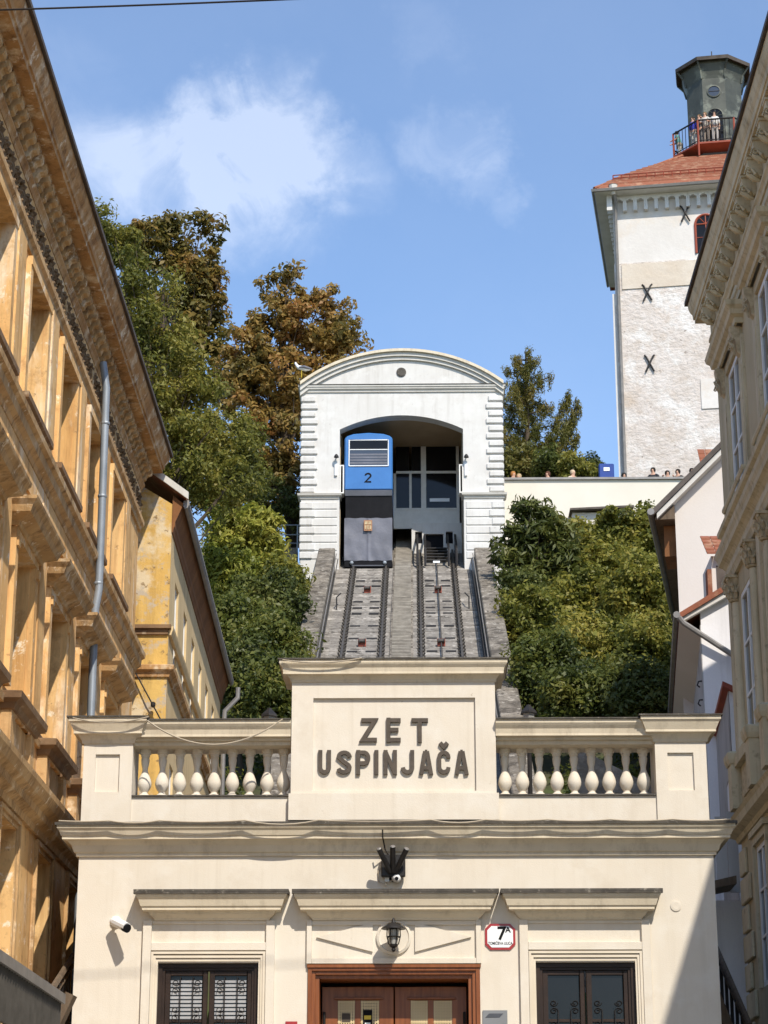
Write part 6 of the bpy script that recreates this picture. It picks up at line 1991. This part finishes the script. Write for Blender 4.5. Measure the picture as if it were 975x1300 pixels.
def leaf_object(name, C, Rr, cnt, size, lm, parent, seed, ratio=.5, droop=0.0, outward=.7, flat=1.0, kind=None):
    """C (n,3) clump centres, Rr (n,) radii, cnt leaves per clump -> one mesh of small leaf faces"""
    g = np.random.default_rng(seed)
    C = np.asarray(C, float); Rr = np.asarray(Rr, float)
    n = len(C) * cnt
    ctr = np.repeat(C, cnt, 0); rr = np.repeat(Rr, cnt)
    d = g.normal(size=(n, 3)); d /= np.linalg.norm(d, axis=1)[:, None]
    rad_ = rr * g.random(n) ** .45
    pos = ctr + d * rad_[:, None] * np.array([1, 1, flat])
    nrm = d * outward + g.normal(size=(n, 3)) * .55 + np.array([0, -.12, .35])
    nrm /= np.linalg.norm(nrm, axis=1)[:, None]
    t = np.cross(nrm, g.normal(size=(n, 3))); t[:, 2] -= droop
    t -= nrm * (t * nrm).sum(1)[:, None]
    t /= np.linalg.norm(t, axis=1)[:, None] + 1e-9
    b = np.cross(nrm, t)
    L = size * (.5 + 1.1 * g.random(n) ** 1.4)[:, None]; W = L * ratio * g.uniform(.75, 1.2, n)[:, None]
    fold = nrm * L * .12
    v = np.empty((n, 4, 3))
    v[:, 0] = pos - t * L * .5
    v[:, 1] = pos + b * W * .5 + fold
    v[:, 2] = pos + t * L * .5
    v[:, 3] = pos - b * W * .5 + fold
    org = C.mean(0)
    if parent is not None:
        org = np.array(WLOC[parent.name])
    v = (v - org).reshape(-1, 3)
    me = bpy.data.meshes.new(name)
    me.vertices.add(n * 4); me.vertices.foreach_set('co', v.astype(np.float32).ravel())
    me.loops.add(n * 4); me.loops.foreach_set('vertex_index', np.arange(n * 4, dtype=np.int32))
    me.polygons.add(n); me.polygons.foreach_set('loop_start', np.arange(0, n * 4, 4, dtype=np.int32))
    me.polygons.foreach_set('loop_total', np.full(n, 4, dtype=np.int32))
    me.update(calc_edges=True)
    me.materials.append(LM[lm])
    o = bpy.data.objects.new(name, me)
    link(o, parent, org)
    if kind: o['kind'] = kind
    return o


def px_blob(px, py, rx, ry, Y, dy=None):
    """ellipsoid of a crown from its place and size in the view"""
    c = at(px, py, Y)
    k = (at(px + 1, py, Y) - at(px, py, Y)).x
    kz = (at(px, py - 1, Y) - at(px, py, Y)).z
    return (c.x, c.y, c.z, rx * k, dy if dy else max(rx, ry) * k * .8, ry * kz)


def clumps(blobs_, n, seed, inner=.5, jit=.12, cr_=(.4, .75)):
    g = np.random.default_rng(seed)
    w = np.array([b[3] * b[5] + b[3] * b[4] + b[4] * b[5] for b in blobs_]); w /= w.sum()
    idx = g.choice(len(blobs_), n, p=w)
    B = np.array(blobs_)[idx]
    d = g.normal(size=(n, 3)); d /= np.linalg.norm(d, axis=1)[:, None]
    f = inner + (1.0 - inner) * g.random(n) ** .6
    C = B[:, :3] + d * B[:, 3:] * f[:, None] + g.normal(size=(n, 3)) * jit
    return C, g.uniform(cr_[0], cr_[1], n)


def tree(name, label, base, blobs_, n, cnt, size, lm, seed, trunk=.22, ratio=.5, droop=0, cr_=(.4, .75), group=None, flat=.8, limbs=14, lean=None, cat='tree', inner=.5):
    base = Vector(base)
    t = thing(name, label, cat, base, group)
    C, Rr = clumps(blobs_, n, seed, cr_=cr_, inner=inner)
    leaf_object('crown', C, Rr, cnt, size, lm, t, seed + 1, ratio, droop, flat=flat)
    g = random.Random(seed)
    top = max(b[2] for b in blobs_)
    cx_ = sum(b[0] for b in blobs_) / len(blobs_); cy_ = sum(b[1] for b in blobs_) / len(blobs_)
    s = MB()
    tp_ = [base, base.lerp(Vector((cx_, cy_, (base.z + top) / 2)), .5) + Vector((g.uniform(-.15, .15), 0, 0)), Vector((cx_, cy_, base.z * .35 + top * .65)), Vector((cx_, cy_, base.z * .12 + top * .88))]
    s.tube(tp_, [trunk * 1.25, trunk, trunk * .65, trunk * .15], 8)
    s.build('trunk', 'bark', t, smooth=True)
    s = MB()
    pick = np.random.default_rng(seed + 5).choice(len(C), min(limbs * 4, len(C)), replace=False)
    for i, k in enumerate(pick):
        e = Vector(C[k])
        zt = base.z + (e.z - base.z) * g.uniform(.45, .75)
        f_ = max(0, min(1, (zt - tp_[1].z) / max(tp_[3].z - tp_[1].z, .1)))
        st_ = tp_[1].lerp(tp_[3], f_) if zt > tp_[1].z else tp_[0].lerp(tp_[1], max(0, (zt - base.z) / max(tp_[1].z - base.z, .1)))
        m_ = st_.lerp(e, .5) + Vector((g.uniform(-.2, .2), g.uniform(-.2, .2), g.uniform(.0, .4)))
        r0 = trunk * (.42 if i < limbs else .2)
        s.tube([st_, m_, e], [r0, r0 * .6, r0 * .15], 5, caps=False)
    s.build('limbs', 'bark', t)
    return t


# left slope trees
G = lambda px, py, Y: at(px, py, Y)
tree('locust_tree', 'tall fine-leaved green tree rising behind the ochre cornice', (at(200, 700, 66).x, 66, ground_z(0, 66)),
     [px_blob(*b, 66) for b in ((125, 300, 38, 40), (150, 345, 50, 50), (180, 400, 58, 60), (205, 470, 60, 65), (235, 530, 62, 60), (262, 590, 58, 50), (215, 590, 60, 55), (175, 500, 50, 80), (290, 620, 38, 34))],
     360, 100, .17, 'acacia', 21, .26, .42, droop=.5, cr_=(.28, .62))
tree('chestnut_tree', 'bronze-green horse chestnut behind, highest crown on the left skyline', (at(235, 600, 88).x, 88, PLATEAU),
     [px_blob(*b, 88) for b in ((200, 310, 48, 36), (245, 315, 42, 40), (225, 355, 58, 48), (262, 365, 26, 46), (262, 420, 30, 40), (215, 420, 50, 50), (275, 470, 36, 40), (165, 310, 30, 30))],
     210, 100, .24, 'chestnut', 31, .3, .5, cr_=(.32, .65))
tree('chestnut_tree', 'rusty brown horse chestnut beside the left shoulder of the upper station', (at(373, 690, 85).x, 85, PLATEAU),
     [px_blob(*b, 85) for b in ((368, 365, 36, 30), (395, 405, 58, 34), (430, 425, 38, 24), (345, 420, 44, 40), (320, 455, 36, 36), (360, 480, 58, 44), (325, 520, 48, 52), (352, 560, 44, 50), (335, 610, 40, 40), (405, 455, 40, 30), (300, 470, 22, 30), (372, 620, 24, 40))],
     330, 95, .23, 'chestnut2', 41, .26, .5, cr_=(.28, .6))
tree('green_tree', 'dense green tree in the gap between yellow house and upper station', (at(300, 700, 76).x, 76, ground_z(0, 76)),
     [px_blob(*b, 76) for b in ((262, 610, 50, 40), (300, 600, 36, 36), (245, 560, 40, 40), (290, 560, 40, 40))],
     170, 110, .16, 'acacia', 51, .18, .42, droop=.4)
for i, (px, py, rx, ry, Y, lm, lab, sz, ra) in enumerate((
        (310, 690, 46, 44, 73, 'ash', 'bright yellow-green ash bush below the promenade railing', .26, .32),
        (362, 745, 26, 34, 72, 'vine', 'yellowing bush against the left footing of the upper station', .16, .5),
        (290, 740, 40, 40, 69, 'ash', 'light green bush over the yellow house gutter', .2, .36),
        (338, 770, 46, 36, 67, 'dark', 'dark green rounded bush in the middle of the left slope', .15, .5),
        (300, 800, 40, 40, 62, 'hedge', 'mid green bush beside the far end of the yellow house', .14, .5),
        (345, 825, 44, 40, 61, 'hedge', 'mid green bush along the left track parapet', .14, .5),
        (310, 860, 40, 40, 57, 'dark', 'dark green bush low on the left slope above the balustrade', .13, .5),
        (350, 880, 40, 44, 56, 'hedge', 'leafy green bush directly behind the left balustrade near the sign', .13, .5))):
    q = at(px, py, Y)
    b = px_blob(px, py, rx, ry, Y)
    subs = [b] + [px_blob(px + rx * .5 * math.cos(t), py + ry * .5 * math.sin(t), rx * .6, ry * .6, Y) for t in (0.6, 2.2, 3.9, 5.3)]
    tree('bush', lab, (q.x, Y, min(q.z - b[5], ground_z(0, Y) + .1)), subs, 110, 95, sz, lm, 60 + i * 7, .07, ra, cr_=(.25, .6), limbs=8, group='bushes on the left slope', cat='bush')
# right slope
tree('sumac_tree', 'dark open-branched tree with feathery leaves beside the right pier of the upper station', (at(650, 790, 73).x, 73, ground_z(0, 73)),
     [px_blob(*b, 73) for b in ((670, 690, 36, 26), (700, 680, 34, 24), (680, 660, 26, 20), (650, 720, 26, 26), (690, 725, 36, 24), (715, 710, 24, 26), (668, 650, 10, 14), (698, 650, 10, 12))],
     120, 75, .30, 'dark', 131, .13, .27, droop=.5, cr_=(.25, .5), limbs=20, inner=.35)
for i, (px, py, rx, ry, Y, lm, lab, sz, ra) in enumerate((
        (760, 690, 52, 36, 77.5, 'vine', 'golden-green creeper mass over the pavilion front', .17, .6),
        (820, 690, 34, 40, 77, 'vine', 'pale creeper hanging beside the pale house gutter', .17, .6),
        (740, 770, 60, 44, 72, 'vine', 'yellow-green creeper bush in the middle of the right slope', .17, .55),
        (815, 760, 48, 56, 70, 'vine', 'olive-gold creeper bush beside the white houses', .17, .55),
        (680, 790, 44, 46, 68, 'vine', 'green bush right of the right parapet, below the dark tree', .15, .5),
        (665, 760, 30, 34, 72, 'dark', 'dark green bush tucked against the right pier footing', .15, .5),
        (760, 830, 56, 46, 63, 'vine', 'broad golden bush above the right balustrade', .15, .5),
        (825, 840, 36, 52, 61, 'vine', 'green bush along the white house wall', .14, .5),
        (690, 850, 44, 44, 60, 'hedge', 'dark green bush behind the right balustrade near the sign', .14, .5),
        (740, 890, 54, 38, 57, 'hedge', 'dark glossy bush directly above the middle of the right balustrade', .13, .5),
        (815, 890, 46, 38, 56, 'dark', 'dark glossy bush above the right end of the right balustrade', .13, .5),
        (780, 735, 44, 40, 73, 'vine', 'golden bush under the pavilion window', .16, .55))):
    b = px_blob(px, py, rx, ry, Y)
    subs = [b] + [px_blob(px + rx * .5 * math.cos(t), py + ry * .5 * math.sin(t), rx * .6, ry * .6, Y) for t in (0.6, 2.2, 3.9, 5.3)]
    q = at(px, py, Y)
    tree('bush', lab, (q.x, Y, min(q.z - b[5], ground_z(0, Y) + .1)), subs, 125, 95, sz, lm, 160 + i * 7, .07, ra, cr_=(.25, .6), limbs=8, group='bushes on the right slope', cat='bush')
# larch: tiers of drooping branches
bs_ = at(668, 610, 90)
lt = thing('larch_tree', 'larch with drooping browning branches between upper station and tower', 'tree', (bs_.x, 90, PLATEAU))
g = random.Random(5)
C, s, s2 = [], MB(), MB()
topz = at(672, 448, 90).z
s.tube([(bs_.x, 90, PLATEAU), (bs_.x + .1, 90, (PLATEAU + topz) / 2), (bs_.x + .1, 90, topz)], [.22, .15, .03], 7)
b1 = at(735, 518, 90)
branches = []
for k in range(58):
    f_ = k / 57
    z = PLATEAU + 1.6 + (topz - PLATEAU - 1.8) * f_
    ln_ = (1 - f_) ** .8 * 2.5 + .45
    t = k * 2.4 + g.uniform(-.4, .4)
    branches.append((Vector((bs_.x + .1, 90, z)), Vector((math.cos(t), math.sin(t), g.uniform(.0, .35))), ln_ * g.uniform(.65, 1.2)))
for dz, e in ((3.0, (736, 516)), (2.0, (728, 540)), (4.0, (722, 508)), (1.4, (733, 560))):
    st_ = Vector((bs_.x + .1, 90, PLATEAU + dz)); ev = at(*e, 90)
    branches.append((st_, (ev - st_).normalized(), (ev - st_).length))
for st_, d_, ln_ in branches:
    pts = [st_ + d_ * ln_ * u + Vector((0, 0, .25 * math.sin(u * 2.6) * ln_ * .3)) for u in (0, .35, .7, 1)]
    s2.tube(pts, [.05, .04, .025, .008], 5, caps=False)
    for j in range(int(ln_ * 7)):
        u = g.uniform(.15, 1)
        q = st_ + d_ * ln_ * u + Vector((0, 0, .25 * math.sin(u * 2.6) * ln_ * .3))
        hang = g.uniform(.15, .6)
        for m_ in range(3):
            C.append((q.x + g.uniform(-.12, .12), q.y + g.uniform(-.12, .12), q.z - hang * m_ / 2 + .08))
s.build('trunk', 'bark', lt, smooth=True); s2.build('limbs', 'bark', lt)
leaf_object('crown', C, [.15] * len(C), 34, .13, 'larch', lt, 77, .28, 1.6, flat=1.8)
# clipped yews and shrubs behind the terrace wall
for i, (px, py, rx, ry, Y, lm, lab) in enumerate(((750, 598, 20, 14, 86, 'dark', 'rounded dark yew behind the terrace wall'), (700, 592, 22, 16, 85, 'hedge', 'green shrub under the larch behind the terrace wall'), (728, 596, 20, 16, 84.5, 'vine', 'yellowish shrub left of the dark yew behind the terrace wall'), (660, 590, 26, 24, 87, 'larch', 'brownish shrub behind the terrace wall at the station corner'), (345, 650, 42, 36, 84, 'dark', 'dark shrub behind the promenade railing left of the upper station'), (300, 640, 36, 34, 83, 'hedge', 'green shrub behind the far left end of the promenade railing'))):
    b = px_blob(px, py, rx, ry, Y)
    tree('shrub', lab, (b[0], Y, PLATEAU), [b], 60, 80, .15, lm, 300 + i * 5, .06, .5, cr_=(.2, .4), limbs=5, cat='bush')
# creeper on the pavilion wall and the slope scrub that nobody could count
g2 = np.random.default_rng(9)
C = []
for k in range(260):
    px, py = g2.uniform(690, 850), g2.uniform(665, 760)
    if (abs(px - 800) < 22 and abs(py - 692) < 10) or g2.random() < .12: continue
    q = at(px, py, 78.9); C.append((q.x, q.y, q.z))
o = leaf_object('creeper', C, [.32] * len(C), 60, .17, 'vine', None, 91, .65, .4, kind='stuff')
tag(o, 'golden-green creeper leaves covering the pavilion wall', 'creeper')
C = []
for k in range(1500):
    x = g2.uniform(-16, -3.9) if k % 2 else g2.uniform(3.2, 14)
    y = g2.uniform(50, 80)
    C.append((x, y, ground_z(x, y) + g2.uniform(.0, .5)))
o = leaf_object('undergrowth', C, [.5] * len(C), 40, .16, 'hedge', None, 93, .5, 0, kind='stuff')
tag(o, 'low leafy undergrowth covering both hill slopes', 'undergrowth')
